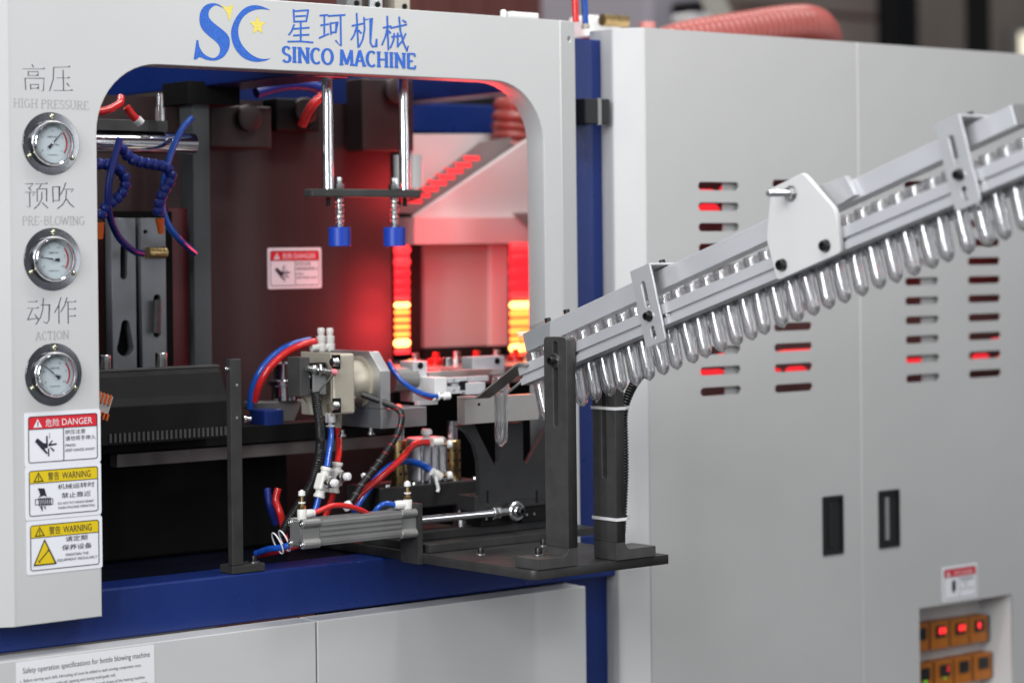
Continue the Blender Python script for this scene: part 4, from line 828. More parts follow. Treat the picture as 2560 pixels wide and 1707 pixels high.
B().cyl((p.x-.05, .33, p.z-.004), (q_.x, .33, p.z-.004), .017, 24).put('guide_shaft', m_chrome, None, 'thick chrome guide shaft at the upper left inside', 'shaft')
zplate('shaft_block', 240, 300, 420, 328, .315, .03, m_black, 'grey block above the chrome guide shaft', 'block')
va = thing('valve_stub', 'silver valve stub standing above the chrome guide shaft', 'valve', PY(400, 302, .30))
B().cyl(PY(400, 303, .30), PY(400, 270, .30), .0085, 16).put('sleeve', m_zinc, va); B().cyl(PY(400, 269.5, .30), PY(400, 235, .30), .0060, 16).put('stem', m_zinc, va)
# blue segmented coolant hoses with orange nozzles
def seg_hose(pts, label, nozzle):
    t = thing('coolant_hose', label, 'coolant hose', pts[0], 'blue segmented coolant hoses')
    P = resample(spline(pts, 10), .0125)
    for a, c in zip(P, P[1:]):
        d = (c-a); B().lathe(a, d, [(.0058, 0), (.0088, .003), (.0090, .008), (.0062, .0124)], 14).put('segment', m_blueseg, t)
    if nozzle:
        a, c = nozzle; B().cyl(a, c, .0075, 14, r2=.0040).put('nozzle', m_orange, t)
    return t
Y3 = .26
seg_hose([PY(300, 365, Y3), PY(318, 390, Y3), PY(345, 405, Y3), PY(390, 412, Y3), PY(425, 425, Y3), PY(428, 450, Y3), PY(410, 475, Y3), PY(398, 510, Y3), PY(396, 540, Y3)], 'blue segmented hose curling to the orange nozzle at the grey plate', (PY(399, 546, Y3), PY(403, 585, Y3)))
seg_hose([PY(240, 410, Y3), PY(275, 412, Y3), PY(305, 430, Y3), PY(315, 455, Y3), PY(305, 485, Y3), PY(280, 505, Y3), PY(258, 525, Y3), PY(249, 550, Y3)], 'blue segmented hose curling to the orange nozzle at the panel edge', (PY(249, 556, Y3), PY(251, 598, Y3)))
tube('blue_hose', [PY(480, 295, .30), PY(455, 325, .30), PY(430, 375, .30), PY(412, 440, .30), PY(405, 500, .30), PY(415, 550, .30), PY(445, 595, .30), PY(486, 632, .34)], .0054, m_bluetube, 'thick blue hose sweeping down past the grey column', 'hose')
tube('blue_hose', [PY(300, 345, .25), PY(285, 400, .25), PY(272, 460, .25), PY(272, 530, .26), PY(295, 590, .29), PY(330, 625, .31), PY(356, 634, .33)], .0054, m_blueseg, 'dark blue hose dropping to the brass fitting on the grey plate', 'hose')
tube('red_hose', [PY(236, 282, .25), PY(270, 275, .25), PY(298, 260, .26), PY(302, 245, .28)], .0062, m_red, 'red hose entering from behind the panel at upper left', 'hose')
tube('red_hose', [PY(316, 268, .26), PY(330, 288, .26), PY(345, 303, .26)], .0062, m_red, 'short red hose with white end above the chrome guide shaft', 'hose')
B().cyl(PY(342, 298, .258), PY(352, 309, .258), .0070, 14).put('hose_end', m_tie, None, 'white end fitting of the short red hose', 'pneumatic fitting')
tube('red_hose', [PY(806, 240, .34), PY(782, 262, .34), PY(765, 290, .35), PY(755, 315, .36)], .0075, m_red, 'red hose curving down left of the first chrome plunger rod', 'hose')
tube('blue_hose', [PY(640, 232, .40), PY(700, 215, .40), PY(760, 212, .40), PY(820, 228, .40)], .0095, m_blueseg, 'dark blue hose arching along the top inside', 'hose')
for u0, v0, u1, v1, y, lb in ((525, 262, 680, 372, .42, 'dark motor block on the inner brown panel left of the plungers'), (905, 195, 1035, 380, .42, 'dark brown motor block behind the second plunger rod'), (690, 245, 800, 330, .44, 'black valve block behind the red hose')):
    a, c = PY(u0, v0, y), PY(u1, v1, y)
    t = thing('motor_block', lb, 'motor', (a.x, y, c.z)); B().box((a.x, y, c.z), (c.x, y+.05, a.z), .003).put('housing', m_maroon if u0 != 690 else m_dark, t)
    B().lathe(((a.x+c.x)/2+.01, y, a.z-.02), (0, -1, 0), [(.022, 0), (.022, .012), (.018, .014)], 24).put('end_boss', m_maroon, t)
# inner brown panel with its sticker
YB = .48
a, c = PY(470, 150, YB), PY(982, 950, YB)
ip = thing('inner_panel', 'dark brown inner panel at the back of the window', 'machine panel', ((a.x+c.x)/2, YB, -.46))
B().box((a.x-.3, YB, -.46), (c.x, YB+.01, .262)).put('sheet', m_maroon, ip)
p0, p1 = PY(675, 628, YB), PY(797, 712, YB)
sticker(p0.x, p1.x, p1.z, p0.z, YB, m_sred, dang, dbody, 'small red and white danger sticker on the dark inner panel', None, hand, .505, .275)

# ================================================================== CHROME PLUNGERS
YP = .17
zb_ = PY(900, 484, YP).z
xA, xB = PY(820, 400, YP).x, PY(1011, 400, YP).x
pg = thing('plunger_bar', 'black cross bar carrying two sprung plungers, hung on chrome rods', 'plunger unit', ((xA+xB)/2, YP, zb_-.07))
a, c = PY(778, 484, YP-.01), PY(1052, 484, YP-.01)
B().box((a.x, YP-.012, zb_-.0065), (c.x, YP+.012, zb_+.0065), .003).put('cross_bar', m_black, pg)
for x in (xA, xB):
    B().cyl((x, YP, zb_+.0068), (x, YP, .30), .0088, 24).put('chrome_rod', m_chrome, pg)
    B().cyl((x, YP, zb_-.0068), (x, YP, zb_-.02), .0035, 12).put('rod_tip', m_dark, pg)
for u in (848, 985):
    x = PY(u, 500, YP).x
    B().lathe((x, YP, zb_+.0068), EZ, [(.0085, 0), (.0088, .001), (.0088, .008), (.0055, .0085), (.0055, .018), (.0048, .019)], 6).put('nut', m_zinc, pg)
    zc1 = PY(u, 568, YP).z; zc0 = PY(u, 616, YP).z
    B().cyl((x, YP, zc1), (x, YP, zb_-.0066), .0040, 12).put('spindle', m_zinc, pg)
    hel = [Vector((x+.0064*math.cos(2*math.pi*k/10), YP+.0064*math.sin(2*math.pi*k/10), zc1+(zb_-.0075-zc1)*k/130)) for k in range(131)]
    B().tube(hel, .0011, 6).put('spring', m_zinc, pg)
    B().lathe((x, YP, zc0), EZ, [(.0168, 0), (.0176, .001), (.0176, zc1-zc0-.001), (.0168, zc1-zc0)], 28).put('blue_cap', m_capblue, pg)
B().cyl((PY(998, 380, .30).x, .30, PY(998, 470, .30).z), (PY(998, 380, .30).x, .30, PY(998, 388, .30).z), .010, 18).put('white_pipe', m_white, None, 'white pipe just behind the second chrome plunger rod', 'pipe')
B().cyl((PY(1038, 380, .30).x, .30, PY(1038, 470, .30).z), (PY(1038, 380, .30).x, .30, PY(1038, 388, .30).z), .012, 18).put('white_pipe', m_white, None, 'white pipe right of the second chrome plunger rod', 'pipe')
# ================================================================== TRANSFER UNIT IN THE MIDDLE
YA = .06
Xa = PY(952.7, 1072, YA).x; zl = PY(952.7, 1072, YA).z; zc_ = PX(952, 928, Xa).z; ych = PX(923, 879, Xa).y; ztp = PX(923, 879, Xa).z
tu = thing('transfer_unit', 'aluminium transfer unit with chamfered plate and beige rotary actuator', 'transfer unit', (Xa, .12, zl))
B().prism([(Xa, YA, zl+.0305), (Xa, YA, zc_), (Xa, ych, ztp), (Xa, .21, ztp), (Xa, .21, zl+.0305)], (.0185, 0, 0), .0007).put('chamfered_plate', m_alu2, tu)
B().box((Xa, YA, zl), (2.20, .21, zl+.030), .0008).put('carrier_plate', m_alu2, tu)
for u, v in ((855, 1066), (927, 1070)):
    p = PY(u, v, YA+.03); B().lathe((p.x, YA+.03, zl), (0, 0, -1), [(.0035, 0), (.0035, .007), (.0065, .0075), (.0065, .0105)], 12).put('screw', m_zinc, tu)
ya = .075
X1 = PY(834, 960, ya).x; X2 = PY(888, 960, ya).x; zt1 = PY(860, 884, ya).z; zb1 = PY(860, 1036, ya).z; zm = (zt1+zb1)/2
act = B().box((X1, ya, zb1), (X2, ya+.085, zt1), .004, 3).put('actuator_body', m_beige, tu)
B().box((X2-.001, ya+.012, PY(888, 1000, ya).z), (X2+.010, ya+.072, PY(888, 925, ya).z), .002).put('actuator_flange', m_beige, act)
B().lathe((X2+.0005, ya+.042, zm), (1, 0, 0), [(.036, 0), (.036, .004), (.033, Xa-X2-.003), (.040, Xa-X2-.0025), (.040, Xa-X2-.0006)], 40).put('actuator_collar', m_beige, act)
B().box((X1-.0035, ya+.002, zb1-.002), (X1-.0003, ya+.083, zt1+.002), .001).put('end_plate', m_beige, act)
B().lathe((X1-.0038, ya+.042, zm), (-1, 0, 0), [(.030, 0), (.030, .003), (.022, .0045)], 32).put('end_cover', m_beige, act)
for v in (905, 1014):
    p = PY(832, v, ya); z = p.z
    B().box((X1-.002, ya-.0015, z-.011), (X1+.0125, ya+.002, z+.011), .001).put('screw_pocket', m_void, act)
    B().lathe((X1-.006, ya-.004, z), (1, 0, 0), [(.0062, 0), (.0068, .001), (.0068, .010), (.0055, .011)], 16).put('cap_screw', m_zinc, act)
# dark sensor carrier at its left end
a, c = PY(746, 893, ya), PY(772, 990, ya)
sn = B().box((a.x, ya-.004, c.z), (c.x, ya+.03, a.z), .001).put('sensor_carrier', m_black, tu)
a2, c2 = PY(784, 926, ya-.006), PY(816, 986, ya-.006)
B().box((a2.x, ya-.006, c2.z), (c2.x, ya-.001, a2.z), .001).put('sensor_plate', m_grey, sn)
B().box((c.x-.004, ya+.006, c.z+.01), (X1-.009, ya+.016, a.z-.01), .001).put('carrier_bracket', m_void, sn)
B().lathe((a.x+.016, ya-.0042, (a.z+c.z)/2), (0, -1, 0), [(.002, 0), (.002, .002)], 10).put('carrier_screw', m_zinc, sn)
p5 = PY(770, 1005, ya+.02); B().prism([p5, PY(755, 990, ya+.02), PY(790, 990, ya+.02), PY(790, 1036, ya+.02), PY(778, 1036, ya+.02)], (0, .006, 0)).put('lower_bracket', m_beige, tu)
p, q_ = PY(766, 920, ya-.010), PY(832, 930, ya-.010)
B().cyl(p, p+(q_-p)*.92, .0042, 14).put('sensor_barrel', m_zinc, sn)
pm_ = p+(q_-p)*.42; B().lathe(pm_, q_-p, [(.0092, 0), (.0100, .001), (.0100, .0035), (.0092, .0045)], 6).put('sensor_nut', m_zinc, sn)
B().lathe(p+(q_-p)*.2, q_-p, [(.0055, 0), (.0065, .003), (.0065, .007), (.005, .010)], 14).put('sensor_nut', m_zinc, sn)
B().cyl(q_-(q_-p)*.08, q_+(q_-p)*.10, .0052, 12).put('sensor_tip', mat('pink_sensor_tip', (.75, .22, .25), .35), sn)
# fittings below the actuator
wf = thing('tube_fitting', 'white hexagonal tube fitting below the beige actuator', 'pneumatic fitting', PY(826, 1068, ya+.01))
p = PY(826, 1066, ya+.01)
B().lathe(p, EZ, [(.0068, 0), (.0068, .002), (.0030, .0022), (.0030, .006), (.0072, .0062), (.0076, .007), (.0076, .020), (.0070, .021)], 6).put('hex_body', m_tie, wf)
B().cyl(p+EZ*.0212, p+EZ*.034, .0045, 12).put('thread', m_brass, wf)
rf = thing('tube_fitting', 'pale brass tube fitting with red tube, behind the white hexagonal one', 'pneumatic fitting', PY(846, 1068, ya+.03))
p2 = PY(845, 1068, ya+.03); B().lathe(p2, EZ, [(.0058, 0), (.0058, .005), (.0062, .0055), (.0062, .020), (.0055, .032)], 14).put('body', m_beige, rf)
# pair of in-line valves
def inline_valve(p0, p1, kd, label):
    p0, p1 = Vector(p0), Vector(p1); d = (p0-p1).normalized(); L = (p0-p1).length; kd = Vector(kd).normalized()
    t = thing('inline_flow_valve', label, 'pneumatic valve', p1, 'in-line flow valves hanging on the air tubes')
    side = d.cross(kd).normalized(); fwd = side.cross(d).normalized(); mid = (p0+p1)/2
    B().obox(mid, (d, side, fwd), (L*.54, .021, .016), .003).put('valve_body', m_whiteplastic, t)
    B().lathe(p0, -d, [(.0080, 0), (.0088, .001), (.0088, .005), (.0074, .0055), (.0074, L*.30)], 18).put('port', m_whiteplastic, t)
    B().lathe(p1, d, [(.0080, 0), (.0088, .001), (.0088, .005), (.0074, .0055), (.0074, L*.30)], 18).put('port', m_whiteplastic, t)
    B().lathe(mid, kd, [(.0084, 0), (.0084, .014), (.0070, .015)], 18).put('hex', m_zinc, t)
    B().lathe(mid+kd*.0152, kd, [(.0030, 0), (.0030, .004)], 12).put('stem', m_brass, t)
    B().lathe(mid+kd*.0185, kd, [(.0058, 0), (.0064, .001), (.0060, .0075), (.0045, .0085)], 14).put('knob', m_tie, t)
YV = .05
inline_valve(PY(817, 1168, YV), PY(797, 1244, YV), RT*.75-FW*.5, 'in-line flow valve on the blue tube below the actuator')
inline_valve(PY(843, 1155, YV+.025), PY(834, 1232, YV+.025), RT*.8-FW*.5+UP*.1, 'in-line flow valve on the red tube below the actuator')
tube('air_tube', [p, PY(827, 1090, ya+.005), PY(823, 1125, .065), PY(817, 1168, YV)],   .0048, m_bluetube, 'blue air tube between white hexagonal fitting and in-line valve')
tube('air_tube', [p2, PY(847, 1090, ya+.03), PY(848, 1125, ya+.02), PY(843, 1156, YV+.025)],   .0048, m_red, 'red air tube between beige actuator and in-line valve')
tube('air_tube', [PY(797, 1244, YV), PY(788, 1275, YV), PY(773, 1310, YV), PY(745, 1345, YV), PY(715, 1365, YV+.01), PY(672, 1372, YV+.04), PY(640, 1383, YV+.07)],   .0048, m_bluetube, 'blue air tube running from the valve down behind the air cylinder')
tube('air_tube', [PY(834, 1232, YV+.025), PY(822, 1268, YV+.03), PY(804, 1310, YV+.035), PY(775, 1345, YV+.03), PY(730, 1368, YV+.03), PY(690, 1378, YV+.05), PY(650, 1386, YV+.08)],   .0048, m_red, 'red air tube running from the valve down behind the air cylinder')
tube('air_tube', [PY(696, 1220, .16), PY(690, 1250, .16), PY(700, 1280, .15), PY(708, 1312, .15), PY(712, 1350, .14)], .0055, m_red, 'short red air tube left of the rear fitting')
tube('air_tube', [PY(668, 1222, .19), PY(674, 1260, .18), PY(690, 1310, .18)], .0055, m_blueseg, 'dark blue air tube left of the short red one')
for (u0, v0, u1, v1, r, lb) in ((690, 1340, 698, 1375, .018, 'left clear nylon tie around the tube bundle'), (706, 1335, 716, 1368, .018, 'right clear nylon tie around the tube bundle')):
    c = (PY(u0, v0, YV+.02)+PY(u1, v1, YV+.02))/2; ax = Vector((.8, -.15, .35)).normalized(); x, y = perp(ax)
    B().tube([c+(x*math.cos(2*math.pi*k/24)*.014+y*math.sin(2*math.pi*k/24)*.017) for k in range(25)], .0011, 6).put('cable_tie', m_tie, None, lb, 'cable tie')
B().tube(spline([PY(788, 980, ya-.012), PY(793, 1020, ya-.012), PY(799, 1060, ya-.010), PY(801, 1100, ya-.005), PY(796, 1150, .06), PY(780, 1205, .07), PY(752, 1255, .08), PY(722, 1300, .09), PY(700, 1345, .10)], 8), .0066, 12, ridge=(.0034, .0008)).put('corrugated_hose', m_hose, None, 'thin black corrugated hose falling from the sensor past the valves', 'hose')
tube('sensor_cable', [PY(832, 930, ya-.012), PY(826, 945, ya-.015), PY(805, 968, ya-.015), PY(793, 985, ya-.012)], .0018, m_black, 'thin dark sensor cable entering the corrugated hose', 'cable')
# spiral wrapped cable with the red tube beside it
YS = .04
sp = spline([PY(905, 985, .085), PY(940, 998, .07), PY(975, 1012, .055), PY(1000, 1028, .045), PY(1004, 1050, YS), PY(994, 1085, YS), PY(972, 1120, YS), PY(940, 1165, YS), PY(908, 1205, YS), PY(882, 1248, YS), PY(872, 1262, YS+.005)], 8)
wrp = thing('wrapped_cable', 'black spiral wrapped cable hanging in an arc across the window', 'cable', sp[-1])
B().tube(sp, .0050, 12).put('cable', m_hose, wrp)
rs_ = resample(sp[20:], .016)
for i_, (a, c) in enumerate(zip(rs_, rs_[1:])):
    d = (c-a).normalized(); x, y = perp(d)
    B().tube([a+(x*math.cos(R(t))+y*math.sin(R(t)))*.0050+d*(.004*t/360) for t in range(0, 361, 30)], .00055, 5).put('wrap_edge', m_red if i_ < 6 else m_grey, wrp)
tube('air_tube', [PY(1080, 1106, .10), PY(1055, 1106, .10), PY(1030, 1116, .09), PY(1000, 1150, .075), PY(955, 1190, .06), PY(915, 1222, .055), PY(888, 1248, .05), PY(872, 1266, .05)], .0052, m_red, 'red air tube following the black wrapped cable to the vertical cylinder')
tube('air_tube', [PY(1082, 1178, .10), PY(1055, 1162, .10), PY(1020, 1153, .10), PY(985, 1160, .09), PY(945, 1192, .09), PY(910, 1240, .09), PY(885, 1278, .08)], .0055, m_bluetube, 'blue air tube from the lower fitting of the vertical cylinder')
B().lathe(PY(864, 1258, YS-.004), Vector((.5, 0, -.6)), [(.0062, 0), (.0078, .001), (.0078, .009), (.006, .010)], 14).put('cable_end', m_tie, None, 'white end sleeve of the black wrapped cable', 'sleeve')
p = PY(915, 1190, YS+.008); B().lathe(p, PY(895, 1208, YS+.008)-p, [(.0064, 0), (.0070, .0004), (.0070, .004), (.0064, .0044)], 16).put('tube_clip', m_tie, None, 'white clip around the red tube beside the wrapped cable', 'clip')
# vertical cylinder with brass guide columns on a black slab
YM = .12
zs0, zs1 = PY(1070, 1262, YM).z, PY(1070, 1204, YM).z
vu = thing('lift_unit', 'vertical silver lift cylinder between brass guide columns on a black slab', 'lift unit', (PY(1070, 1262, YM).x, YM, zs0))
a, c = PY(950, 1230, YM-.03), PY(1204, 1230, YM-.03)
B().box((a.x, YM-.03, zs0), (c.x, YM+.06, zs1), .002).put('slab', m_fork, vu)
for u in (998, 1132):
    x = PY(u, 1150, YM).x; zt_ = PY(u, 1100, YM).z
    B().lathe((x, YM, zs1+.0003), EZ, [(.0125, 0), (.0130, .001), (.0130, zt_-zs1-.001), (.0122, zt_-zs1)], 24).put('brass_bush', m_brass, vu)
    B().cyl((x, YM, zt_), (x, YM, zl-.0005), .0085, 20).put('guide_rod', m_chrome, vu)
    for k in range(3):
        for zz_ in (.25, .5, .75): 
            an = R(200+k*45); B().cyl((x+.0128*math.cos(an), YM+.0128*math.sin(an), zs1+(zt_-zs1)*zz_), (x+.0134*math.cos(an), YM+.0134*math.sin(an), zs1+(zt_-zs1)*zz_), .0022, 8).put('oil_plug', m_void, vu)
x0, x1 = PY(1046, 1150, YM-.01).x, PY(1118, 1150, YM-.01).x; zt_ = PY(1080, 1092, YM).z
B().box((x0, YM-.012, zs1+.0003), (x1, YM+.03, zt_), .006, 3).put('cylinder_barrel', m_aluS, vu)
for k in range(4): x = x0+.006+(x1-x0-.012)*k/3; B().cyl((x, YM-.0125, zs1+.001), (x, YM-.0125, zt_-.002), .0038, 12).put('tie_rod', m_chrome, vu)
x = PY(1066, 1080, YM).x; B().lathe((x, YM, zt_+.0002), EZ, [(.005, 0), (.005, .004), (.009, .005), (.009, .010), (.007, .013)], 16).put('white_knob', m_tie, vu)
for v, d in ((1106, 0), (1184, 1)):
    e = PY(1080, v-6*d, YM-.03)
    B().lathe(e, Vector((.75, -.1, -.5*d)), [(.0068, 0), (.0068, .002), (.0058, .0022), (.0070, .006), (.0070, .018)], 16).put('fitting', m_whiteplastic, vu)
    g = PY(1104, v+4, YM-.03); B().cyl(g, PY(1118, v+4, YM-.03), .0030, 10).put('fitting_stem', m_brass, vu)
    B().lathe(PY(1117, v+4, YM-.03), Vector((1, -.3, 0)), [(.004, 0), (.0065, .002), (.0065, .007), (.004, .0085)], 14).put('fitting_knob', m_tie, vu)
for u in (968, 1036, 1138, 1188): p = PY(u, 1202, YM-.015); B().lathe((p.x, YM-.015, zs1), EZ, [(.006, 0), (.0055, .003), (.0001, .0036)], 12).put('screw', m_zinc, vu)
for u, r in ((945, .011), (965, .006), (1155, .014), (1178, .009), (1025, .008)):
    x = PY(u, 1290, YM+.01).x; B().cyl((x, YM+.01, ZTAB+.0005), (x, YM+.01, zs0-.0003), r, 20).put('leg', m_chrome, vu)
tube('nylon_strip', [PY(1090, 1190, YM-.034), PY(1092, 1205, YM-.035), PY(1096, 1222, YM-.035), PY(1093, 1229, YM-.035)], .0028, m_tie, 'loose end of a white nylon tie hanging before the black slab', 'cable tie')
# gripper and clamps on the carrier plate
zp_ = zl+.0302
gr = thing('gripper_unit', 'small aluminium gripper with clamps on the transfer carrier', 'gripper', (2.16, .11, zp_))
def pbox(n, u0, v0, u1, v1, y, d, m, bev=.0006): 
    a, c = PY(u0, v0, y), PY(u1, v1, y); zz0 = min(PY(u0, v1, y).z, PY(u1, v1, y).z); zz1 = PY((u0+u1)/2, v0, y).z
    return B().box((a.x, y, PY((u0+u1)/2, v1, y).z), (c.x, y+d, zz1), bev).put(n, m, gr)
pbox('clamp', 1032, 903, 1069, 1004, .12, .035, m_alu, .001)
h = PY(1051, 914, .119); B().lathe(h, (0, -1, 0), [(.0052, 0), (.0052, .0006), (.0001, .0007)], 16).put('clamp_hole', m_void, gr)
pbox('clamp', 1182, 891, 1262, 940, .16, .03, m_alu, .001)
h = PY(1243, 902, .159); B().lathe(h, (0, -1, 0), [(.0052, 0), (.0052, .0006), (.0001, .0007)], 16).put('clamp_hole', m_void, gr)
a = PY(978, 950, .13); c = PY(1030, 950, .13); B().cyl((a.x, .135, a.z), (c.x+.005, .135, a.z), .020, 28).put('rotary_barrel', m_castgrey, gr)
pbox('top_bar', 1070, 925, 1255, 941, .135, .03, m_steel)
pbox('gripper_body', 1087, 943, 1118, 984, .085, .04, m_white, .0012)
pbox('finger', 1118, 943, 1168, 956, .085, .016, m_alu); pbox('finger', 1118, 965, 1165, 984, .085, .016, m_alu)
pbox('finger_link', 1130, 957, 1152, 964, .088, .010, m_alu)
pbox('finger_pad', 1166, 956, 1214, 986, .080, .018, m_alu, .001)
pbox('link_pin_block', 1152, 952, 1170, 975, .083, .006, m_void)
pbox('rear_bar', 1170, 940, 1222, 953, .10, .012, m_alu)
pbox('front_tray', 1045, 1001, 1095, 1012, .075, .01, m_alu)
for u, v in ((1134, 950), (1134, 975), (1158, 981)): p = PY(u, v, .0848); B().cyl(p, p+Vector((0, -.0012, 0)), .0018, 10).put('pin', m_zinc, gr)
p = PY(1120, 915, .15); B().lathe(p, EZ, [(.0075, 0), (.008, .001), (.008, .013), (.007, .014)], 16).put('pin_head', m_zinc, gr)
for u, r in ((1084, 1), (1096, 2)): pass
pf = PY(1093, 991, .075); B().lathe(pf, (1, -.1, 0), [(.0062, 0), (.0066, .001), (.0066, .0025), (.0036, .003), (.0036, .012), (.006, .0125), (.006, .022)], 16).put('tube_fitting', m_tie, gr)
pf2 = PY(1080, 996, .075); B().lathe(pf2, (1, -.1, 0), [(.0046, 0), (.005, .001), (.005, .004), (.003, .006)], 14).put('tube_fitting', m_tie, gr)
tube('air_tube', [PY(973, 908, .12), PY(985, 930, .10), PY(1010, 957, .085), PY(1045, 979, .075), PY(1075, 989, .072), pf], .0040, m_bluetube, 'thin blue air tube drooping to the gripper')
tube('air_tube', [PY(972, 902, .125), PY(985, 925, .106), PY(1008, 955, .09), PY(1040, 980, .08), PY(1064, 992, .076), pf2], .0032, m_red, 'thin red air tube drooping under the blue one to the gripper')
# column and twin white fittings behind the actuator
cl = thing('bearing_column', 'chrome capped bearing column on a grey bracket left of the actuator', 'bearing column', PY(712, 1056, .26))
p = PY(711, 985, .26)
B().lathe((p.x, .26, PY(711, 1000, .26).z), EZ, [(.021, 0), (.021, .022), (.026, .024), (.026, .031), (.017, .033), (.017, .058), (.014, .061)], 20).put('cap', m_chrome, cl)
a, c = PY(632, 1005, .25), PY(762, 1056, .25)
B().prism([(a.x, .25, a.z), (c.x, .25, a.z), (c.x-.02, .25, c.z), (a.x+.045, .25, c.z), (a.x+.03, .25, (a.z+c.z)/2), (a.x, .25, a.z-.012)], (0, .03, 0), .003).put('bracket', m_castgrey, cl)
a, c = PY(622, 1022, .245), PY(671, 1062, .245); B().box((a.x, .2, c.z), (c.x, .245, a.z), .003).put('blue_base', m_blue, cl)
tf = thing('twin_fitting', 'pair of white fittings above the actuator fed by red and blue tubes', 'pneumatic fitting', PY(818, 878, .20))
for u in (803, 825):
    p = PY(u, 878, .20); B().lathe(p, EZ, [(.0075, 0), (.0080, .001), (.0080, .012), (.006, .0125), (.0075, .016), (.0075, .024), (.004, .025), (.0055, .028), (.0060, .034), (.0045, .037)], 16).put('fitting', m_whiteplastic, tf)
    B().lathe(p+EZ*.006, (-1, 0, 0), [(.006, .006), (.0065, .007), (.0065, .018), (.0055, .019)], 16).put('port', m_whiteplastic, tf)
tube('air_tube', [PY(788, 853, .20), PY(755, 862, .20), PY(715, 882, .205), PY(675, 918, .21), PY(650, 960, .22), PY(637, 1003, .235)], .0058, m_red, 'red air tube arching left of the actuator to the twin fitting')
tube('air_tube', [PY(775, 850, .215), PY(730, 862, .215), PY(690, 885, .22), PY(655, 922, .225), PY(632, 970, .235), PY(625, 1022, .24)], .0058, m_bluetube, 'blue air tube arching left of the red one to the twin fitting')

# ================================================================== OVEN SEEN THROUGH THE WINDOW
YO = .56
oq = lambda x, y, yy=YO: PY(960+x/3.015, 180+y/3.015, yy)
ov = thing('oven_hood', 'white oven hood glowing pink from red lamps at the right inside', 'oven', oq(660, 1300))
def opoly(n, pts, y, d, m): return B().prism([oq(*p, y) for p in pts], (0, d, 0), .0008).put(n, m, ov)
opoly('sloped_cover', [(235, 1085), (1300, 365), (1300, 1095), (235, 1095)], YO, .012, m_ovenwhite)
opoly('front_lip', [(232, 1097), (1300, 1090), (1300, 1290), (232, 1300)], YO-.03, .05, m_ovenwhite)
band = [(60, 1060), (700, 545), (1300, 455), (1300, 356), (240, 1075)]
slots = []
for k in range(8):
    cx, cy_ = 232+k*62, 972-k*45
    if k == 7: cy_ -= 6
    slots.append([oq(cx+(48 if t < 90 or t >= 270 else -48)+20*math.cos(R(t)), cy_-20*math.sin(R(t)), YO+.03) for t in range(0, 360, 30)])
bo = [oq(*p, YO+.03) for p in [(60, 1060), (720, 530), (1320, 440), (1320, 340), (240, 1070)]]
place('slotted_band', plate([(p.x, p.z) for p in bo], [[(p.x, p.z) for p in s_] for s_ in slots], .004, (0, YO+.03, 0), EX, EZ), m_grey, ov)
for k in range(8):
    cx, cy_ = 232+k*62, 972-k*45
    a, c = oq(cx-80, cy_, YO+.045), oq(cx+80, cy_, YO+.045); B().cyl((a.x, YO+.045, a.z), (c.x, YO+.045, a.z), .0078, 10).put('lamp_rod', m_lampR, ov)
opoly('end_wall', [(215, 470), (1200, 470), (1200, 1000), (215, 1000)], YO+.10, .01, m_white)
opoly('dark_wedge', [(965, 1062), (1300, 1058), (1300, 1330), (1180, 1260)], YO-.034, .002, m_grey)
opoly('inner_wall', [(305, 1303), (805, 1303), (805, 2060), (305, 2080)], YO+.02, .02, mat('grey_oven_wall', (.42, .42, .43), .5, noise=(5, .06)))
opoly('wall_strip', [(808, 1300), (935, 1300), (935, 2060), (808, 2065)], YO+.01, .02, m_ovenwhite)
opoly('dark_jamb', [(195, 1290), (303, 1302), (303, 2110), (195, 2110)], YO+.03, .01, m_maroon)
opoly('lamp_backing', [(936, 1300), (1400, 1300), (1400, 2150), (936, 2150)], YO+.04, .006, m_maroon)
# lamp banks
def bank(u0, u1, label, rows, y):
    t = thing('lamp_bank', label, 'heating lamps', PY((u0+u1)/2, 890, y), 'glowing lamp banks in the oven')
    a, c, e = PY(u0, rows[0][0]-12, y+.012), PY(u1, rows[0][0]-12, y+.012), PY(u0, rows[-1][0]+6, y+.012)
    B().box((a.x, y+.012, e.z), (c.x, y+.016, a.z)).put('added_glow_strip', m_lampD, t)  # added emissive strip fills the glow between the lamps
    for v, hh, mm in rows:
        a, c = PY(u0, v, y), PY(u1, v, y); r = hh/2*4.0/FPX
        B().lathe((a.x, y, a.z), (1, 0, 0), [(r*.6, 0), (r, r*.5), (r, c.x-a.x-r*.5), (r*.6, c.x-a.x)], 12).put('lamp', mm, t)
    return t
rowsL = [(625, 28, m_lampR), (655, 26, m_lampR), (683, 20, m_lampD), (706, 18, m_lampD), (728, 16, m_lampD), (745, 12, m_lampR), (763, 15, m_lampY), (781, 14, m_lampO), (800, 13, m_lampO), (818, 13, m_lampO), (836, 13, m_lampO), (858, 22, m_lampY), (880, 14, m_lampR)]
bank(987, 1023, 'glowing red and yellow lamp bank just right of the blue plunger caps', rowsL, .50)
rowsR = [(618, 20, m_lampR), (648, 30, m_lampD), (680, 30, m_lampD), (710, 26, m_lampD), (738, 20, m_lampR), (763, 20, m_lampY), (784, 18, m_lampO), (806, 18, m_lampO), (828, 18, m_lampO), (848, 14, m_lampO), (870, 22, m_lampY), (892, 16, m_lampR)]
bank(1276, 1345, 'glowing red and yellow lamp bank beside the window jamb', rowsR, .50)
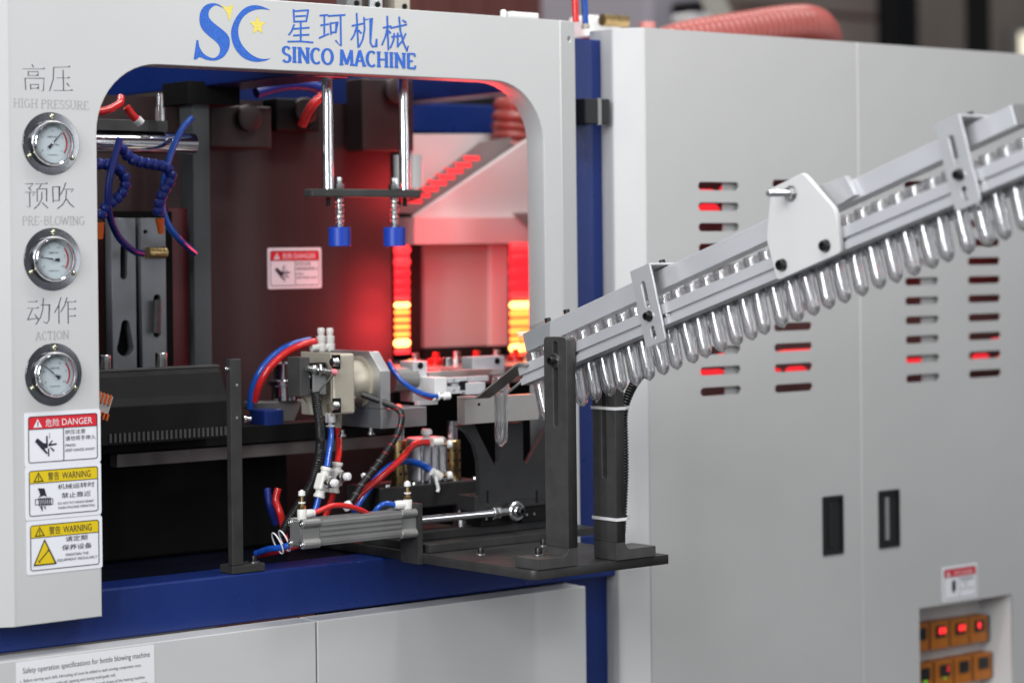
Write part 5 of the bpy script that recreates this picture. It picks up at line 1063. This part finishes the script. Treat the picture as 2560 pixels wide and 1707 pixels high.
for nm, loc, e in (('lamp_bank_light', PY(1008, 700, .435), .5), ('lamp_bank_light', PY(1008, 780, .435), .9), ('lamp_bank_light', PY(1008, 850, .43), 1.0), ('lamp_bank_light', PY(1290, 780, .42), .06), ('added_hood_light', oq(620, 860, YO-.19), 1.5)):  # the light before the hood is added to redden its cover
    l = bpy.data.lights.new(nm, 'POINT'); l.energy = e; l.color = (1, .05, .06); l.shadow_soft_size = .05; l.specular_factor = .15; o = bpy.data.objects.new(nm, l); COL.objects.link(o); o.location = loc
# chain table of the oven
ct = thing('oven_chain_table', 'red lit chain table at the foot of the oven', 'chain table', PY(1150, 910, .35))
a, c = PY(1010, 918, .40), PY(1360, 918, .40)
B().box((a.x, .30, a.z-.03), (c.x+.2, .62, a.z), .002).put('table_sheet', m_steel, ct)
for k in range(7):
    x = a.x+.04+k*.045; B().lathe((x, .42, a.z+.0003), EZ, [(.016, 0), (.016, .010), (.006, .012), (.006, .022)], 16).put('spindle', m_red if k % 2 else m_zinc, ct)
bl_ = thing('black_inner_sill', 'black sill under the oven wall', 'sill', PY(1150, 880, YO))
B().box((PY(1060, 880, .545).x, .545, PY(1150, 892, .545).z), (PY(1240, 880, .545).x, .555, PY(1150, 868, .545).z)).put('sill_body', m_void, bl_)
# ================================================================== ON TOP OF THE MACHINE AND BEHIND IT
lt = thing('top_latch', 'white plastic latch lying on the top edge of the guard panel', 'latch', PY(1290, 48, .02))
a, c = PY(1256, 33, .015), PY(1343, 46, .015)
B().box((a.x+.012, .010, ZT+.0003), (c.x, .036, ZT+.010), .002).put('latch_body', m_white, lt); B().lathe((a.x+.006, .02, ZT+.0003), EZ, [(.005, 0), (.005, .010), (.003, .012)], 12).put('latch_stud', m_tie, lt)
tube('air_tube', [PY(1440, 56, .05), PY(1438, 20, .05), PY(1436, -40, .05), PY(1433, -120, .05)], .0055, m_red, 'red air tube rising beside the top right corner of the guard panel')
tube('air_tube', [PY(1464, 66, .08), PY(1462, 20, .08), PY(1458, -40, .08), PY(1455, -120, .08)], .0055, m_bluetube, 'blue air tube rising above the blue upright')
B().lathe(PY(1464, 72, .08), EZ, [(.007, 0), (.007, .006), (.005, .008)], 14).put('tube_socket', m_beige, None, 'pale socket of the blue tube on the blue upright', 'pneumatic fitting')
def clamp(u0, u1, v0, y, m, label):
    a, c = PY(u0, v0, y), PY(u1, v0, y); t = thing('pipe_clamp', label, 'pipe clamp', (a.x, y, .362), 'clamps on top of the machine')
    z1 = .372+.05
    B().box((a.x, y, .3625), (c.x, y+.03, z1), .002).put('clamp_body', m, t)
    for zz_ in (.376, .392): B().lathe(((a.x+c.x)/2+.003, y, zz_), (0, -1, 0), [(.0045, 0), (.0045, .002), (.0001, .0021)], 12).put('screw', m_dark, t)
clamp(988, 1026, 10, .13, m_beige, 'beige pipe clamp on the machine roof, nearest the lettering end')
clamp(922, 958, 8, .13, m_zinc, 'silver pipe clamp on the machine roof, between beige clamp and logo')
clamp(868, 906, 5, .13, m_castgrey, 'grey pipe clamp on the machine roof, closest to the logo')
# red ducts
dp = spline([PY(1600, 150, .35), PY(1700, 105, .35), PY(1850, 78, .35), PY(1970, 60, .35), PY(2030, 62, .36), PY(2058, 90, .40), PY(2060, 130, .45)], 10)
B().tube(dp, .034, 28, ridge=(.016, .0030)).put('exhaust_duct', m_duct, None, 'red ribbed exhaust duct lying on top of the grey cabinet', 'duct')
dp = spline([oq(960, 560, .62), oq(965, 420, .62), oq(985, 250, .62), oq(1040, 120, .64), oq(1150, 60, .68)], 8)
B().tube(dp, .038, 28, ridge=(.018, .0030)).put('exhaust_duct', m_duct, None, 'red ribbed duct inside the upper right corner of the window', 'duct')
vb = thing('air_service_unit', 'white air service unit with brass clamp behind the cabinet corner', 'service unit', PY(1520, 80, .30))
a, c = PY(1468, 30, .30), PY(1560, 85, .30)
B().box((a.x, .30, .365), (c.x, .36, a.z-.004), .012, 3).put('housing', m_white, vb)
a, c = PY(1505, 40, .27), PY(1565, 66, .27); B().cyl((a.x, .27, (a.z+c.z)/2), (c.x, .27, (a.z+c.z)/2), .011, 18).put('union', m_brass, vb)
B().cyl((PY(1618, 60, .30).x, .30, .36), (PY(1618, 60, .30).x, .30, PY(1618, 56, .30).z), .015, 16).put('gauge_cup', mat('pale_red_cup', (.5, .2, .18), .4), vb)
hb = thing('hopper_machine', 'pale blurred hopper machine far behind the cabinet', 'machine', PZ(1750, 633+900, FLOOR))
a, c = PY(1620, -60, 2.2), PY(1760, 60, 2.2); B().box((a.x, 2.2, FLOOR), (c.x, 2.7, a.z), .02).put('body', mat('pale_violet_sheet', (.30, .28, .32), .5), hb)
a, c = PY(1700, 5, 2.15), PY(1770, 58, 2.15); B().box((a.x, 2.1, c.z), (c.x, 2.19, a.z), .01).put('control_screen', m_dark, hb)
a, c = PY(1700, 35, 2.05), PY(1755, 60, 2.05); B().box((a.x, 2.0, c.z), (c.x, 2.09, a.z), .01).put('white_box', m_white, hb)
P = [PY(u, v, 2.05) for u, v in ((1760, -30), (1800, -30), (1836, 45), (1790, 60))]; B().prism(P, (0, .03, 0)).put('chute_side', mat('cream_sheet', (.45, .43, .38), .5), hb)
cw = thing('clad_partition', 'brown clad partition in the background above the guard panel', 'partition', PZ(1000, 3200, FLOOR))
a, c = PY(560, 60, 3.0), PY(1560, -140, 3.0); B().box((a.x, 3.0, FLOOR), (c.x, 3.08, c.z)).put('cladding', m_bgbrown, cw)
for k in range(12):
    x = a.x+.05+(c.x-a.x-.1)*k/11; B().box((x, 2.985, FLOOR), (x+.03, 2.9995, c.z)).put('rib', m_bgbrown, cw)
for u0, v0, u1, v1, y, m, nm, lb, cat in ((1850, 12, 2260, 50, 4.6, mat('rusty_beam_paint', (.12, .05, .045), .7), 'roof_truss', 'dark red roof beam far behind the cabinet', 'beam'),
                                         (2230, -120, 2300, 200, 4.2, m_dark, 'hall_column', 'dark hall column far behind the cabinet', 'column'),
                                         (2455, -120, 2480, 200, 3.6, m_dark, 'drop_pipe', 'thin dark pipe hanging far behind the right cabinet end', 'pipe')):
    a, c = PY(u0, v0, y), PY(u1, v1, y); zlow = c.z if nm == 'roof_truss' else FLOOR
    B().box((a.x, y, zlow), (c.x, y+.1, a.z), .01).put(nm, m, None, lb, cat)
wn = thing('hall_window', 'bright hall window far behind the right cabinet end', 'window', PY(2600, 200, 5.1))
a, c = PY(2530, 70, 5.15), PY(2700, 220, 5.15)
B().box((a.x, 5.12, c.z), (c.x, 5.19, a.z), .01).put('frame', m_grey, wn); B().box((a.x+.03, 5.11, c.z+.03), (c.x-.03, 5.119, a.z-.03)).put('pane', glow('daylight_pane', (1, .9, .7), 1.3), wn)
